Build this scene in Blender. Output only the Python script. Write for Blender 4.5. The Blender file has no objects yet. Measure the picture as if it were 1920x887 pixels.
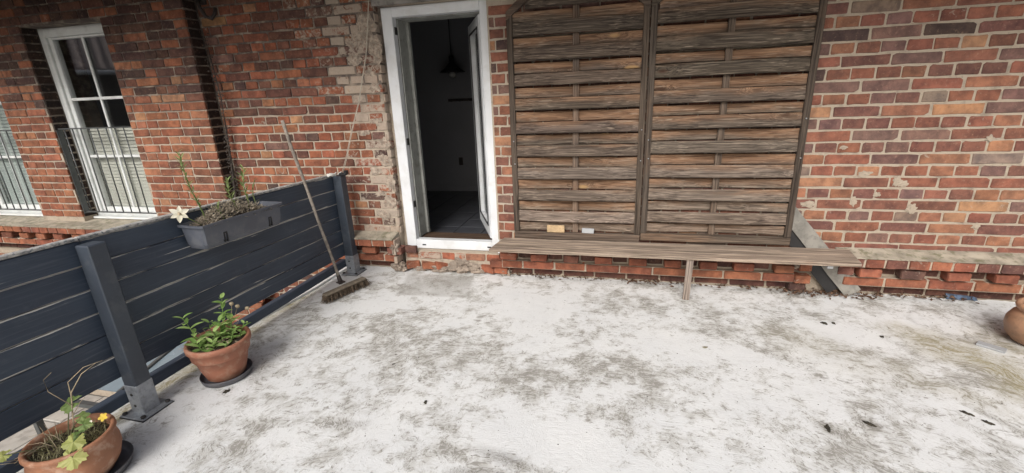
import bpy, bmesh, math, random
import numpy as np
from mathutils import Vector, Matrix, noise as mnoise

SC = bpy.context.scene
COL = SC.collection
R = math.radians

# ------------------------------------------------------------------ camera
YAW, PITCH, ROLL = -0.246888, 0.311147, -0.0419775
CAM = Vector((0.0, -3.70347, 1.59243))
def cam_axes():
    cy, sy = math.cos(YAW), math.sin(YAW)
    f = Vector((sy, cy, 0)); r = Vector((cy, -sy, 0)); u = Vector((0, 0, 1))
    cp, sp = math.cos(PITCH), math.sin(PITCH)
    f2 = f * cp - u * sp; u2 = u * cp + f * sp
    cr, sr = math.cos(ROLL), math.sin(ROLL)
    return r * cr + u2 * sr, u2 * cr - r * sr, f2
AX = cam_axes()
cd = bpy.data.cameras.new('camera')
cam = bpy.data.objects.new('camera', cd); COL.objects.link(cam)
m = Matrix.Identity(4)
for i, a in enumerate((AX[0], AX[1], -AX[2])):
    for j in range(3): m[j][i] = a[j]
m.translation = CAM
cam.matrix_world = m
cd.sensor_width = 36.0; cd.sensor_fit = 'HORIZONTAL'
cd.lens = 842.09 / 1920 * 36.0
cd.clip_start = 0.05; cd.clip_end = 500
SC.camera = cam
def project(P):
    d = Vector(P) - CAM
    z = d.dot(AX[2])
    if z < 0.05: return None
    return 960 + 842.09 * d.dot(AX[0]) / z, 443.5 - 842.09 * d.dot(AX[1]) / z

# ------------------------------------------------------------------ light
SUN_EL, SUN_AZ = R(40), R(186)      # azimuth of the sun, clockwise from +y
w = bpy.data.worlds.new('World'); SC.world = w; w.use_nodes = True
wn = w.node_tree; wn.nodes.clear()
sky = wn.nodes.new('ShaderNodeTexSky'); sky.sky_type = 'NISHITA'; sky.sun_disc = False
sky.sun_elevation = SUN_EL; sky.sun_rotation = SUN_AZ
sky.air_density = 1.0; sky.dust_density = 6.0; sky.ozone_density = 1.0
bg = wn.nodes.new('ShaderNodeBackground'); bg.inputs[1].default_value = 0.105
wo = wn.nodes.new('ShaderNodeOutputWorld')
hs = wn.nodes.new('ShaderNodeHueSaturation'); hs.inputs['Saturation'].default_value = 0.55
wn.links.new(sky.outputs[0], hs.inputs['Color']); wn.links.new(hs.outputs[0], bg.inputs[0])
wn.links.new(bg.outputs[0], wo.inputs[0])
sl = bpy.data.lights.new('sun', 'SUN'); sl.energy = 1.6; sl.angle = R(26); sl.color = (1.0, 0.99, 0.98)
sun = bpy.data.objects.new('sun', sl); COL.objects.link(sun)
sd = Vector((math.sin(SUN_AZ) * math.cos(SUN_EL), math.cos(SUN_AZ) * math.cos(SUN_EL), math.sin(SUN_EL)))
sun.rotation_euler = sd.to_track_quat('Z', 'Y').to_euler()
SC.view_settings.view_transform = 'Standard'; SC.view_settings.look = 'None'
SC.view_settings.exposure = 0.56; SC.view_settings.gamma = 1
SC.view_settings.use_curve_mapping = False
SC.cycles.max_bounces = 8
SC.cycles.transparent_max_bounces = 12

# ------------------------------------------------------------------ helpers
rng = random.Random(11)
nrng = np.random.RandomState(5)

def link(name, me, mat=None, parent=None, loc=None, rot=None, scale=None):
    o = bpy.data.objects.new(name, me); COL.objects.link(o)
    if mat and me and hasattr(me, 'materials') and len(me.materials) == 0: me.materials.append(mat)
    if parent: o.parent = parent
    if loc is not None: o.location = loc
    if rot is not None: o.rotation_euler = rot
    if scale is not None: o.scale = scale
    return o
def tag(o, label=None, cat=None, group=None, kind=None):
    if label: o['label'] = label
    if cat: o['category'] = cat
    if group: o['group'] = group
    if kind: o['kind'] = kind
    return o
def empty(name, loc=(0, 0, 0), rotz=0.0, label=None, cat=None, group=None):
    o = bpy.data.objects.new(name, None); COL.objects.link(o)
    o.location = loc; o.rotation_euler = (0, 0, rotz); o.empty_display_size = 0.1
    return tag(o, label, cat, group)
class MB:
    def __init__(s): s.v = []; s.f = []; s.sm = []
    def add(s, vs, fs, smooth=False):
        n = len(s.v); s.v += [tuple(p) for p in vs]
        for f in fs: s.f.append(tuple(i + n for i in f)); s.sm.append(smooth)
        return s
    def box(s, x0, x1, y0, y1, z0, z1, bev=0.0, M=None):
        xs, ys, zs = sorted((x0, x1)), sorted((y0, y1)), sorted((z0, z1))
        if bev <= 0:
            vs = [(x, y, z) for x in xs for y in ys for z in zs]
            fs = [(0, 1, 3, 2), (4, 6, 7, 5), (0, 4, 5, 1), (2, 3, 7, 6), (0, 2, 6, 4), (1, 5, 7, 3)]
        else:
            bm = bmesh.new(); bmesh.ops.create_cube(bm, size=1.0)
            for v in bm.verts:
                v.co = Vector((xs[0] + (v.co.x + .5) * (xs[1] - xs[0]), ys[0] + (v.co.y + .5) * (ys[1] - ys[0]), zs[0] + (v.co.z + .5) * (zs[1] - zs[0])))
            bmesh.ops.bevel(bm, geom=bm.edges[:], offset=bev, segments=1, affect='EDGES', profile=0.5)
            bm.verts.index_update()
            vs = [v.co.copy() for v in bm.verts]; fs = [tuple(v.index for v in f.verts) for f in bm.faces]; bm.free()
        if M is not None: vs = [M @ Vector(p) for p in vs]
        return s.add(vs, fs)
    def tube(s, pts, rad, n=6, caps=True, smooth=True):
        pts = [Vector(p) for p in pts]
        rads = rad if isinstance(rad, (list, tuple)) else [rad] * len(pts)
        rings = []
        up = Vector((0, 0, 1))
        for i, p in enumerate(pts):
            t = (pts[min(i + 1, len(pts) - 1)] - pts[max(i - 1, 0)])
            if t.length < 1e-9: t = Vector((0, 0, 1))
            t.normalize()
            a = t.cross(up)
            if a.length < 0.05: a = t.cross(Vector((1, 0, 0)))
            a.normalize(); b = t.cross(a)
            rings.append([p + (a * math.cos(2 * math.pi * k / n) + b * math.sin(2 * math.pi * k / n)) * rads[i] for k in range(n)])
        vs = [q for r_ in rings for q in r_]; fs = []
        for i in range(len(rings) - 1):
            for k in range(n):
                fs.append((i * n + k, i * n + (k + 1) % n, (i + 1) * n + (k + 1) % n, (i + 1) * n + k))
        if caps:
            fs.append(tuple(range(n - 1, -1, -1))); fs.append(tuple((len(rings) - 1) * n + k for k in range(n)))
        return s.add(vs, fs, smooth)
    def lathe(s, prof, n=32, c=(0, 0, 0), sx=1, sy=1, wob=0.0):
        vs = []; fs = []
        for i, (r_, z) in enumerate(prof):
            for k in range(n):
                a = 2 * math.pi * k / n
                rr = r_ * (1 + wob * math.sin(3 * a + i * .3))
                vs.append((c[0] + rr * sx * math.cos(a), c[1] + rr * sy * math.sin(a), c[2] + z))
        for i in range(len(prof) - 1):
            for k in range(n):
                fs.append((i * n + k, i * n + (k + 1) % n, (i + 1) * n + (k + 1) % n, (i + 1) * n + k))
        fs.append(tuple(range(n - 1, -1, -1)))
        return s.add(vs, fs, True)
    def mesh(s, name, mat=None):
        me = bpy.data.meshes.new(name); me.from_pydata(s.v, [], s.f); me.update()
        me.polygons.foreach_set('use_smooth', s.sm)
        bm = bmesh.new(); bm.from_mesh(me); bmesh.ops.recalc_face_normals(bm, faces=bm.faces[:]); bm.to_mesh(me); bm.free()
        if mat: me.materials.append(mat)
        return me
    def build(s, name, mat=None, parent=None, **k): return link(name, s.mesh(name, mat), None, parent, **k)

# node helper --------------------------------------------------------------
class NT:
    def __init__(s, name):
        s.mat = bpy.data.materials.new(name); s.mat.use_nodes = True
        s.t = s.mat.node_tree; s.t.nodes.clear()
        s.out = s.t.nodes.new('ShaderNodeOutputMaterial')
        s.b = s.t.nodes.new('ShaderNodeBsdfPrincipled')
        s.t.links.new(s.b.outputs[0], s.out.inputs[0])
    def put(s, sock, v):
        if v is None: return
        if hasattr(v, 'is_output') or isinstance(v, bpy.types.NodeSocket): s.t.links.new(v, sock)
        else: sock.default_value = v
    def n(s, typ, ins=None, **props):
        nd = s.t.nodes.new(typ)
        for k, v in props.items(): setattr(nd, k, v)
        for k, v in (ins or {}).items(): s.put(nd.inputs[k], v)
        return nd
    def pos(s): return s.n('ShaderNodeNewGeometry').outputs['Position']
    def obj(s): return s.n('ShaderNodeTexCoord').outputs['Object']
    def mapping(s, vec, scale=(1, 1, 1), loc=(0, 0, 0), rot=(0, 0, 0)):
        return s.n('ShaderNodeMapping', {'Vector': vec, 'Scale': scale, 'Location': loc, 'Rotation': rot}).outputs[0]
    def noise(s, vec, scale=5, detail=4, rough=.55, dist=0.0, color=False):
        nd = s.n('ShaderNodeTexNoise', {'Vector': vec, 'Scale': scale, 'Detail': detail, 'Roughness': rough, 'Distortion': dist})
        return nd.outputs['Color' if color else 'Fac']
    def ramp(s, fac, a, b, c0=0.0, c1=1.0):
        return s.n('ShaderNodeMapRange', {'Value': fac, 'From Min': a, 'From Max': b, 'To Min': c0, 'To Max': c1}, interpolation_type='SMOOTHSTEP').outputs[0]
    def math(s, op, a, b=0.0, c=0.0, clamp=False):
        nd = s.n('ShaderNodeMath', operation=op, use_clamp=clamp)
        s.put(nd.inputs[0], a); s.put(nd.inputs[1], b); s.put(nd.inputs[2], c)
        return nd.outputs[0]
    def mix(s, fac, a, b, mode='MIX'):
        nd = s.n('ShaderNodeMix', data_type='RGBA', blend_type=mode)
        s.put(nd.inputs[0], fac)
        s.put(nd.inputs[6], a if not isinstance(a, tuple) or len(a) == 4 else a + (1,))
        s.put(nd.inputs[7], b if not isinstance(b, tuple) or len(b) == 4 else b + (1,))
        return nd.outputs[2]
    def xyz(s, v):
        nd = s.n('ShaderNodeSeparateXYZ', {0: v}); return nd.outputs
    def comb(s, x, y, z):
        return s.n('ShaderNodeCombineXYZ', {0: x, 1: y, 2: z}).outputs[0]
    def bump(s, h, strength=.3, dist=.01, prev=None):
        nd = s.n('ShaderNodeBump', {'Height': h, 'Strength': strength, 'Distance': dist})
        if prev is not None: s.put(nd.inputs['Normal'], prev)
        return nd.outputs[0]
    def fin(s, color=None, rough=None, normal=None, **k):
        if color is not None: s.put(s.b.inputs['Base Color'], color if not isinstance(color, tuple) or len(color) == 4 else color + (1,))
        if rough is not None: s.put(s.b.inputs['Roughness'], rough)
        if normal is not None: s.put(s.b.inputs['Normal'], normal)
        for kk, v in k.items(): s.put(s.b.inputs[kk.replace('_', ' ')], v)
        return s.mat

def simple(name, col, rough=.6, var=.15, scale=8, bump=.1, bscale=60, metallic=0.0, coord='obj', dirt=None, dirt_amt=.0):
    t = NT(name); v = t.obj() if coord == 'obj' else t.pos()
    n1 = t.noise(v, scale, 5)
    c = t.mix(t.ramp(n1, .3, .7), tuple(x * (1 - var) for x in col), tuple(min(1, x * (1 + var)) for x in col))
    if dirt:
        c = t.mix(t.math('MULTIPLY', t.ramp(t.noise(v, scale * 2.3, 6, .65), .48, .66), dirt_amt), c, dirt)
    nm = t.bump(t.noise(v, bscale, 4), bump, .004)
    return t.fin(c, t.ramp(n1, 0, 1, rough - .08, rough + .08), nm, Metallic=metallic)

# ------------------------------------------------------------------ materials
def brick_material(name, stuff):
    t = NT(name); P = t.pos()
    if stuff:
        a = t.n('ShaderNodeAttribute', attribute_name='Col'); col, al = a.outputs['Color'], a.outputs['Alpha']
    else:
        a = t.n('ShaderNodeObjectInfo'); col, al = a.outputs['Color'], a.outputs['Alpha']
    n1 = t.noise(P, 11, 6, .6)
    n2 = t.noise(P, 46, 5, .65, .6)
    n3 = t.noise(t.mapping(P, (1, 1, 2.2)), 160, 3, .6)
    c = t.mix(t.ramp(n1, .3, .7), t.mix(1.0, col, (.62, .60, .62), 'MULTIPLY'), t.mix(1.0, col, (1.24, 1.16, 1.08), 'MULTIPLY'))
    c = t.mix(t.ramp(n2, .56, .74, 0, .6), c, t.mix(1.0, c, (.45, .42, .42), 'MULTIPLY'))
    c = t.mix(t.ramp(n2, .30, .44, .35, 0), c, (.34, .22, .15))
    stn = t.noise(t.mapping(P, (1, 1, .55)), 2.3, 5, .65)
    c = t.mix(t.ramp(stn, .52, .68, 0, .5), c, t.mix(1.0, c, (.58, .55, .56), 'MULTIPLY'))
    c = t.mix(t.ramp(n3, .62, .75, 0, .45), c, t.mix(1.0, c, (.4, .4, .4), 'MULTIPLY'))
    # lime and old mortar left on the face: object alpha says how much
    lime = t.noise(P, 24, 6, .7, .8)
    th = t.math('SUBTRACT', 1.0, al)
    fac = t.ramp(t.math('SUBTRACT', lime, t.math('MULTIPLY_ADD', th, .62, .12)), -.03, .12)
    fac = t.math('MULTIPLY', fac, t.ramp(al, 0.0, .12), clamp=True)
    c = t.mix(t.math('MULTIPLY', fac, .85), c, t.mix(n2, (.25, .20, .155), (.46, .40, .33)))
    b = t.bump(t.noise(P, 38, 6, .7), .55, .006)
    b = t.bump(t.noise(P, 210, 3, .7), .35, .002, b)
    b = t.bump(fac, .5, .004, b)
    return t.fin(c, t.ramp(n2, 0, 1, .72, .95), b, Specular_IOR_Level=.25)
M_BRICK = brick_material('brick_part', False)
M_BRICK_S = brick_material('brick_stuff', True)

def mortar_material():
    t = NT('mortar'); P = t.pos(); x = t.xyz(P)[0]; z = t.xyz(P)[2]
    n1 = t.noise(P, 7, 6, .65); n2 = t.noise(P, 60, 5, .7); n3 = t.noise(P, 200, 3, .7)
    right = t.mix(n2, (.27, .222, .17), (.43, .365, .285))
    left = t.mix(n1, (.30, .25, .195), (.46, .39, .31))
    c = t.mix(t.ramp(x, -1.2, 0.6), left, right)
    c = t.mix(t.ramp(n1, .50, .68, 0, .6), c, (.17, .14, .11))
    c = t.mix(t.ramp(n2, .56, .68, 0, .5), c, (.14, .115, .09))
    # shade high on the left wall, painted into the joints as a sooty tone
    top_shade = t.math('MULTIPLY', t.ramp(z, 1.35, 1.75), t.ramp(x, -1.4, -2.2))
    c = t.mix(t.math('MULTIPLY', top_shade, t.ramp(t.noise(P, 9, 5, .6), .3, .58, .25, .95)), c, (.085, .068, .062))
    b = t.bump(t.noise(P, 30, 6, .7), .7, .010)
    b = t.bump(n3, .6, .003, b)
    return t.fin(c, .93, b, Specular_IOR_Level=.2)
M_MORTAR = mortar_material()

def wood_material(name, along=0, kind='slat'):
    # grain runs along object axis `along`; object colour: rgb = grey tone, alpha = warmth
    t = NT(name); o = t.obj(); oi = t.n('ShaderNodeObjectInfo')
    rnd = oi.outputs['Random']
    off = t.comb(t.math('MULTIPLY', rnd, 37.0), t.math('MULTIPLY', rnd, 91.0), t.math('MULTIPLY', rnd, 17.0))
    p = t.n('ShaderNodeVectorMath', {0: o, 1: off}, operation='ADD').outputs[0]
    s1 = [85, 85, 85]; s1[along] = 1.9
    s2 = [170, 170, 170]; s2[along] = 4
    s3 = [5.5, 5.5, 5.5]; s3[along] = 1.5
    # knots bend the grain
    vk = t.n('ShaderNodeTexVoronoi', {'Vector': t.mapping(p, tuple(0.0 if i == 1 else (1.9 if i == along else 5.2) for i in range(3))), 'Scale': 1.0, 'Randomness': 1.0})
    kd = vk.outputs['Distance']
    if kind != 'slat': kd = t.math('ADD', kd, 2.0)
    knot = t.ramp(kd, .0, .30, 1, 0)
    pw = t.n('ShaderNodeVectorMath', {0: p, 1: t.comb(*(t.math('MULTIPLY', knot, .05) if i != along else 0.0 for i in range(3)))}, operation='ADD').outputs[0]
    g1 = t.noise(t.mapping(pw, tuple(s1)), 1.0, 6, .62, 1.0)
    g2 = t.noise(t.mapping(pw, tuple(s2)), 1.0, 4, .7, .4)
    big = t.noise(t.mapping(p, tuple(s3)), 1.0, 5, .6, .6)
    rings = t.n('ShaderNodeTexWave', {'Vector': t.mapping(pw, tuple(.55 * x for x in s1)), 'Scale': 1.1, 'Distortion': 9.0, 'Detail': 3.0, 'Detail Scale': 1.2, 'Detail Roughness': .6}, wave_type='BANDS', bands_direction=['Z', 'Z', 'X'][along])
    warm = t.mix(t.ramp(g1, .28, .72), (.105, .058, .034), (.335, .20, .120))
    warm = t.mix(t.ramp(rings.outputs['Fac'], .45, .85, 0, .6), warm, (.10, .055, .034))
    grey = t.mix(t.ramp(g1, .30, .72), (.032, .025, .021), (.185, .152, .127))
    grey = t.mix(t.ramp(rings.outputs['Fac'], .5, .9, 0, .5), grey, (.035, .029, .025))
    grey = t.mix(1.0, grey, oi.outputs['Color'], 'MULTIPLY')
    wf = t.math('ADD', oi.outputs['Alpha'], t.math('MULTIPLY_ADD', big, 1.3, -.65))
    lz = t.xyz(o)[[2, 2, 0][along]]
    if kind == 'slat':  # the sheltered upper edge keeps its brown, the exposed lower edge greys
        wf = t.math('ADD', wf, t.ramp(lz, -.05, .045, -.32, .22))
    wf = t.math('ADD', wf, t.math('MULTIPLY_ADD', g2, .5, -.25))
    c = t.mix(t.ramp(wf, .2, .8), grey, warm)
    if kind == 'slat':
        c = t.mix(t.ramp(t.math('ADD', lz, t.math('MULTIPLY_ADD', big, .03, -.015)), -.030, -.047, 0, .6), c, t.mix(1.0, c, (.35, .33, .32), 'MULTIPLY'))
        hl = t.noise(t.mapping(p, tuple((x * .35 if i == along else x * .8) for i, x in enumerate(s2))), 1.0, 3, .6, .3)
        c = t.mix(t.ramp(hl, .56, .70, 0, .45), c, (.42, .34, .26))
    c = t.mix(t.ramp(g2, .58, .72, 0, .7), c, t.mix(1.0, c, (.32, .30, .29), 'MULTIPLY'))
    c = t.mix(t.ramp(g1, .62, .72, 0, .55), c, t.mix(1.0, c, (.3, .27, .25), 'MULTIPLY'))
    kr = t.noise(t.mapping(p, tuple(x * .3 for x in s3)), 1.0, 1)
    kcol = t.mix(t.ramp(kr, .5, .56), (.06, .032, .02), (.40, .25, .12))
    c = t.mix(t.ramp(kd, .07, .13, .9, 0), c, kcol)
    bl = t.ramp(t.noise(t.mapping(p, tuple(x * 1.3 for x in s3)), 1.0, 5, .7), .6, .78, 0, .65)
    c = t.mix(bl, c, t.mix(1.0, c, (.25, .23, .23), 'MULTIPLY'))
    b = t.bump(g2, .55, .004); b = t.bump(g1, .5, .006, b)
    return t.fin(c, .88, b, Specular_IOR_Level=.2)
M_SLAT = wood_material('weathered_slat', 0, 'slat')
M_WOODX = wood_material('weathered_wood_x', 0, 'plain')
M_WOODZ = wood_material('weathered_wood_z', 2, 'plain')

def fence_paint():
    t = NT('fence_paint'); o = t.obj(); P = t.pos()
    rnd = t.n('ShaderNodeObjectInfo').outputs['Random']
    p = t.n('ShaderNodeVectorMath', {0: o, 1: t.comb(0, t.math('MULTIPLY', rnd, 53.0), t.math('MULTIPLY', rnd, 31.0))}, operation='ADD').outputs[0]
    g = t.noise(t.mapping(p, (40, 2.2, 75)), 1, 6, .65, .5)
    g2 = t.noise(t.mapping(p, (30, 1.0, 22)), 1, 4, .6, .4)
    m = t.noise(t.mapping(p, (3, 1.1, 5)), 1, 4, .6)
    c = t.mix(t.ramp(m, .3, .7), (.028, .039, .060), (.048, .064, .090))
    c = t.mix(t.ramp(g, .48, .72, 0, .6), c, (.085, .102, .128))
    c = t.mix(t.ramp(t.noise(P, 5, 6, .7), .55, .75, 0, .35), c, (.10, .115, .135))
    # paint flaked off along the grain, most of it near the board's long edges
    lz = t.math('ABSOLUTE', t.xyz(o)[2])
    edge = t.ramp(lz, .050, .062, 0, .15)
    peel = t.ramp(t.math('ADD', t.math('ADD', t.math('MULTIPLY', g, .6), t.math('MULTIPLY', g2, .4)), edge), .625, .66)
    c = t.mix(peel, c, t.mix(g2, (.33, .31, .28), (.62, .60, .56)))
    b = t.bump(g, .35, .003); b = t.bump(peel, -.6, .002, b)
    return t.fin(c, t.ramp(m, 0, 1, .42, .62), b, Specular_IOR_Level=.4)
M_FENCE = fence_paint()
M_POST = simple('post_paint', (.042, .052, .068), .5, .12, 6, .08, 90, dirt=(.10, .11, .12), dirt_amt=.35)
M_GALV = simple('galvanised_steel', (.30, .32, .345), .45, .18, 18, .08, 70, metallic=.45, dirt=(.16, .165, .17), dirt_amt=.5)
M_BOLT = simple('rusty_black_bolt', (.02, .018, .017), .6, .3, 60, .2, 200)
M_WHITE = simple('white_frame_paint', (.60, .615, .63), .4, .05, 3, .05, 40, dirt=(.42, .41, .38), dirt_amt=.30)
M_WINWHITE = simple('window_white_paint', (.68, .70, .69), .45, .06, 4, .05, 40, dirt=(.4, .4, .37), dirt_amt=.3)
M_REBATE = simple('grey_rebate', (.26, .265, .245), .6, .15, 6, .15, 40, dirt=(.10, .095, .08), dirt_amt=.5)
M_RUBBER = simple('black_seal', (.012, .012, .013), .5, .1, 10, .02)
M_STONE = simple('sill_stone', (.29, .255, .20), .9, .3, 9, .6, 60, coord='pos', dirt=(.12, .115, .06), dirt_amt=.75)
M_LINTEL = simple('lintel_plaster', (.20, .185, .17), .92, .35, 8, .6, 45, coord='pos', dirt=(.08, .07, .065), dirt_amt=.7)
M_RUBBLE = simple('old_mortar_lump', (.25, .205, .165), .95, .3, 14, .9, 70, coord='pos', dirt=(.15, .11, .085), dirt_amt=.7)
M_SMEAR = simple('old_lime_smear', (.30, .25, .20), .95, .35, 25, .8, 90, coord='pos', dirt=(.19, .12, .085), dirt_amt=.8)
M_DARK = simple('black_gap', (.015, .013, .012), .9, .3, 20, .3)
M_RAIL = simple('grey_railing_metal', (.085, .09, .09), .45, .15, 20, .05, metallic=.3)
M_BLIND = simple('grey_blind', (.62, .61, .55), .6, .08, 5, .03)
M_BLINDG = simple('green_grey_blind', (.50, .55, .53), .6, .08, 5, .03)
M_ROOM = simple('room_wall_paint', (.19, .19, .20), .8, .05, 3, .05)
M_TILE = simple('dark_floor_tile', (.045, .047, .054), .35, .2, 4, .03)
M_GROUT = simple('pale_grout', (.03, .03, .03), .9, .1, 10, .1)
M_THRESH = wood_material('threshold_wood', 0, 'plain')
M_ROOF = simple('roof_underside_boards', (.10, .085, .075), .85, .25, 5, .2)
M_ZINC = simple('zinc_gutter', (.30, .31, .32), .45, .15, 8, .05, metallic=.5)
M_TERRA = simple('terracotta', (.285, .115, .068), .75, .14, 7, .25, 90, dirt=(.40, .26, .18), dirt_amt=.45)
M_TERRA2 = simple('worn_terracotta', (.32, .145, .078), .72, .2, 6, .3, 70, dirt=(.52, .36, .26), dirt_amt=.6)
M_TERRA3 = simple('brown_terracotta', (.36, .20, .12), .5, .2, 6, .2, 60, dirt=(.16, .11, .07), dirt_amt=.5)
M_PLASTIC = simple('dark_saucer_plastic', (.075, .075, .085), .42, .12, 8, .04, dirt=(.14, .13, .12), dirt_amt=.5)
M_BOXPL = simple('grey_box_plastic', (.078, .086, .105), .38, .08, 5, .03, dirt=(.16, .16, .165), dirt_amt=.35)
M_SOIL = simple('soil', (.045, .032, .022), .95, .5, 40, 1.0, 120)
M_FLASH = simple('white_edge_flashing', (.72, .73, .73), .5, .08, 9, .1, 60, coord='pos', dirt=(.34, .33, .29), dirt_amt=.35)
M_CORD = simple('worn_cord', (.38, .34, .28), .9, .2, 40, .3)
M_KNOT = simple('pale_cord_end', (.62, .62, .58), .8, .15, 30, .2)
M_BRISTLE = simple('broom_bristle', (.095, .068, .045), .9, .5, 60, .2)
M_BROOMWOOD = simple('broom_head_wood', (.16, .13, .095), .8, .3, 20, .3)
M_BLOCK = simple('raw_pine_block', (.42, .30, .17), .85, .2, 20, .3, dirt=(.2, .13, .07), dirt_amt=.5)
M_WPLASTIC = simple('white_plastic', (.66, .67, .68), .5, .06, 9, .05)
M_GREYPL = simple('greyed_white_plastic', (.32, .33, .34), .6, .1, 9, .1, dirt=(.25, .25, .24), dirt_amt=.5)
M_CAP = simple('worn_pale_cap', (.34, .33, .31), .8, .35, 30, .4, 60, dirt=(.06, .075, .10), dirt_amt=.9)
M_BLUE = simple('blue_plastic_sheet', (.075, .11, .17), .45, .4, 20, .5, 40)
M_LITTER = simple('dead_leaf', (.10, .055, .032), .85, .6, 90, .3, coord='pos')
M_CLUMP = simple('black_moss', (.036, .03, .02), .95, .6, 60, 1.0, 160)
M_DRY = simple('dry_stalk', (.33, .27, .18), .9, .3, 30, .2)
M_DEADVINE = simple('dead_vine', (.045, .036, .030), .95, .4, 30, .4)
M_BOARDG = simple('grey_cement_board', (.20, .188, .165), .92, .25, 10, .6, 50, coord='pos', dirt=(.12, .115, .10), dirt_amt=.6)
M_TAR = simple('black_bitumen_sheet', (.014, .013, .013), .55, .3, 10, .3, 30)
M_IRON = simple('rusty_iron', (.03, .022, .02), .75, .4, 20, .4)

def leaf_mat(name, a, b, vein=.0):
    t = NT(name); P = t.pos()
    n = t.noise(P, 35, 4); oi = t.n('ShaderNodeObjectInfo').outputs['Random']
    c = t.mix(t.ramp(t.math('ADD', t.math('MULTIPLY', n, .6), t.math('MULTIPLY', oi, .4)), .25, .75), a, b)
    t.fin(c, .55, t.bump(t.noise(P, 120, 3), .25, .003))
    tl = t.n('ShaderNodeBsdfTranslucent', {'Color': c}); mx = t.n('ShaderNodeMixShader', {0: .32})
    t.t.links.new(t.b.outputs[0], mx.inputs[1]); t.t.links.new(tl.outputs[0], mx.inputs[2]); t.t.links.new(mx.outputs[0], t.out.inputs[0])
    return t.mat
M_MINT = leaf_mat('fresh_green_leaf', (.17, .29, .07), (.40, .54, .19))
M_GERAN = leaf_mat('geranium_leaf', (.12, .20, .055), (.30, .37, .12))
M_YLEAF = leaf_mat('yellowing_leaf', (.34, .38, .10), (.55, .52, .22))
M_WEED = leaf_mat('weed_leaf', (.13, .19, .06), (.28, .34, .13))
M_GRASS = leaf_mat('dull_grass', (.10, .11, .05), (.24, .22, .11))
M_PETALY = leaf_mat('yellow_petal', (.75, .50, .03), (.85, .66, .10))
M_PETALW = leaf_mat('cream_petal', (.74, .70, .54), (.86, .83, .70))
M_SEDUM = leaf_mat('dried_sedum', (.13, .10, .07), (.46, .40, .31))

def glass_material():
    t = NT('window_glass')
    t.t.nodes.remove(t.b)
    gl = t.n('ShaderNodeBsdfGlossy', {'Color': (1, 1, 1, 1), 'Roughness': .03})
    tr = t.n('ShaderNodeBsdfTransparent', {'Color': (.95, .96, .955, 1)})
    bf = t.n('ShaderNodeNewGeometry').outputs['Backfacing']
    fr = t.n('ShaderNodeFresnel', {'IOR': t.math('SUBTRACT', 1.5, t.math('MULTIPLY', bf, 1.5 - 1 / 1.5))})
    mx = t.n('ShaderNodeMixShader')
    t.t.links.new(t.math('MULTIPLY_ADD', fr.outputs[0], 1.5, .01), mx.inputs[0])
    t.t.links.new(tr.outputs[0], mx.inputs[1]); t.t.links.new(gl.outputs[0], mx.inputs[2])
    t.t.links.new(mx.outputs[0], t.out.inputs[0])
    return t.mat
M_GLASS = glass_material()

# ------------------------------------------------------------------ bricks
def brick_variant(L, H, D, r):
    c = [r.uniform(.003, .009) for _ in range(4)]
    if r.random() < .5: c[r.randrange(4)] = r.uniform(.010, .026)
    hx, hz = L / 2, H / 2
    j = lambda a=.0027: r.uniform(-a, a)
    out = []
    for (sx, sz, cc, order) in ((-1, -1, c[0], 0), (1, -1, c[1], 1), (1, 1, c[2], 0), (-1, 1, c[3], 1)):
        a = (sx * hx + j(), sz * (hz - cc * .7) + j()); b = (sx * (hx - cc) + j(), sz * hz + j())
        out += [a, b] if order == 0 else [b, a]
    mid_b = (r.uniform(-.3, .3) * L, -hz + r.uniform(-.001, .0035)); mid_t = (r.uniform(-.3, .3) * L, hz - r.uniform(-.001, .0035))
    out = [out[0], out[1], mid_b, out[2], out[3], out[4], out[5], mid_t, out[6], out[7]]
    n = len(out); iv = .004
    vs = []
    tilt = r.uniform(-.0012, .0012)
    for (x, z) in out:
        vs.append((x - math.copysign(iv, x) if abs(x) > L * .35 else x, tilt * x / L + r.uniform(-.0006, .0006), z - math.copysign(iv, z) if abs(z) > H * .3 else z))
    for (x, z) in out: vs.append((x, .0045, z))
    for (x, z) in out: vs.append((x, D, z))
    fs = [tuple(range(n))]
    for k in range(2):
        for i in range(n):
            fs.append((k * n + i, (k + 1) * n + i, (k + 1) * n + (i + 1) % n, k * n + (i + 1) % n))
    return vs, fs
BV = {}
BMESH = {}
for nm, L in (('h', .130), ('t', .195), ('s', .275)):
    BV[nm] = [brick_variant(L, .0695, .035, rng) for _ in range(9)]
    BMESH[nm] = []
    for vs, fs in BV[nm]:
        mb = MB(); mb.add(vs, fs); BMESH[nm].append(mb.mesh('brick_' + nm, M_BRICK))
    BV[nm + 'L'] = L
BRICKS = []   # (center, u-direction angle about z, length, height, depth, colour rgba)
PAL_R = [((.205, .088, .060), 5), ((.17, .078, .057), 5), ((.145, .072, .058), 4), ((.23, .112, .070), 3), ((.32, .175, .102), 1.3), ((.075, .050, .045), .8), ((.155, .093, .080), 3), ((.20, .152, .125), .8)]
PAL_L = [((.245, .092, .054), 6), ((.205, .080, .050), 5), ((.145, .068, .050), 3), ((.25, .112, .064), 3), ((.33, .18, .10), .8), ((.085, .052, .045), 1.2), ((.155, .090, .075), 1.2)]
PAL_W = [((.25, .102, .060), 5), ((.21, .088, .054), 5), ((.28, .126, .074), 3), ((.145, .070, .05), 2), ((.31, .165, .097), .8)]
PAL_SHADE_SOOT = [((.030, .019, .016), 4), ((.040, .025, .020), 3), ((.022, .016, .014), 3)]  # right-facing faces: their shade painted into a sooty brick colour
PAL_FR = [((.225, .085, .053), 4), ((.265, .105, .062), 4), ((.155, .072, .054), 3), ((.11, .06, .05), 1.5)]
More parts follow.
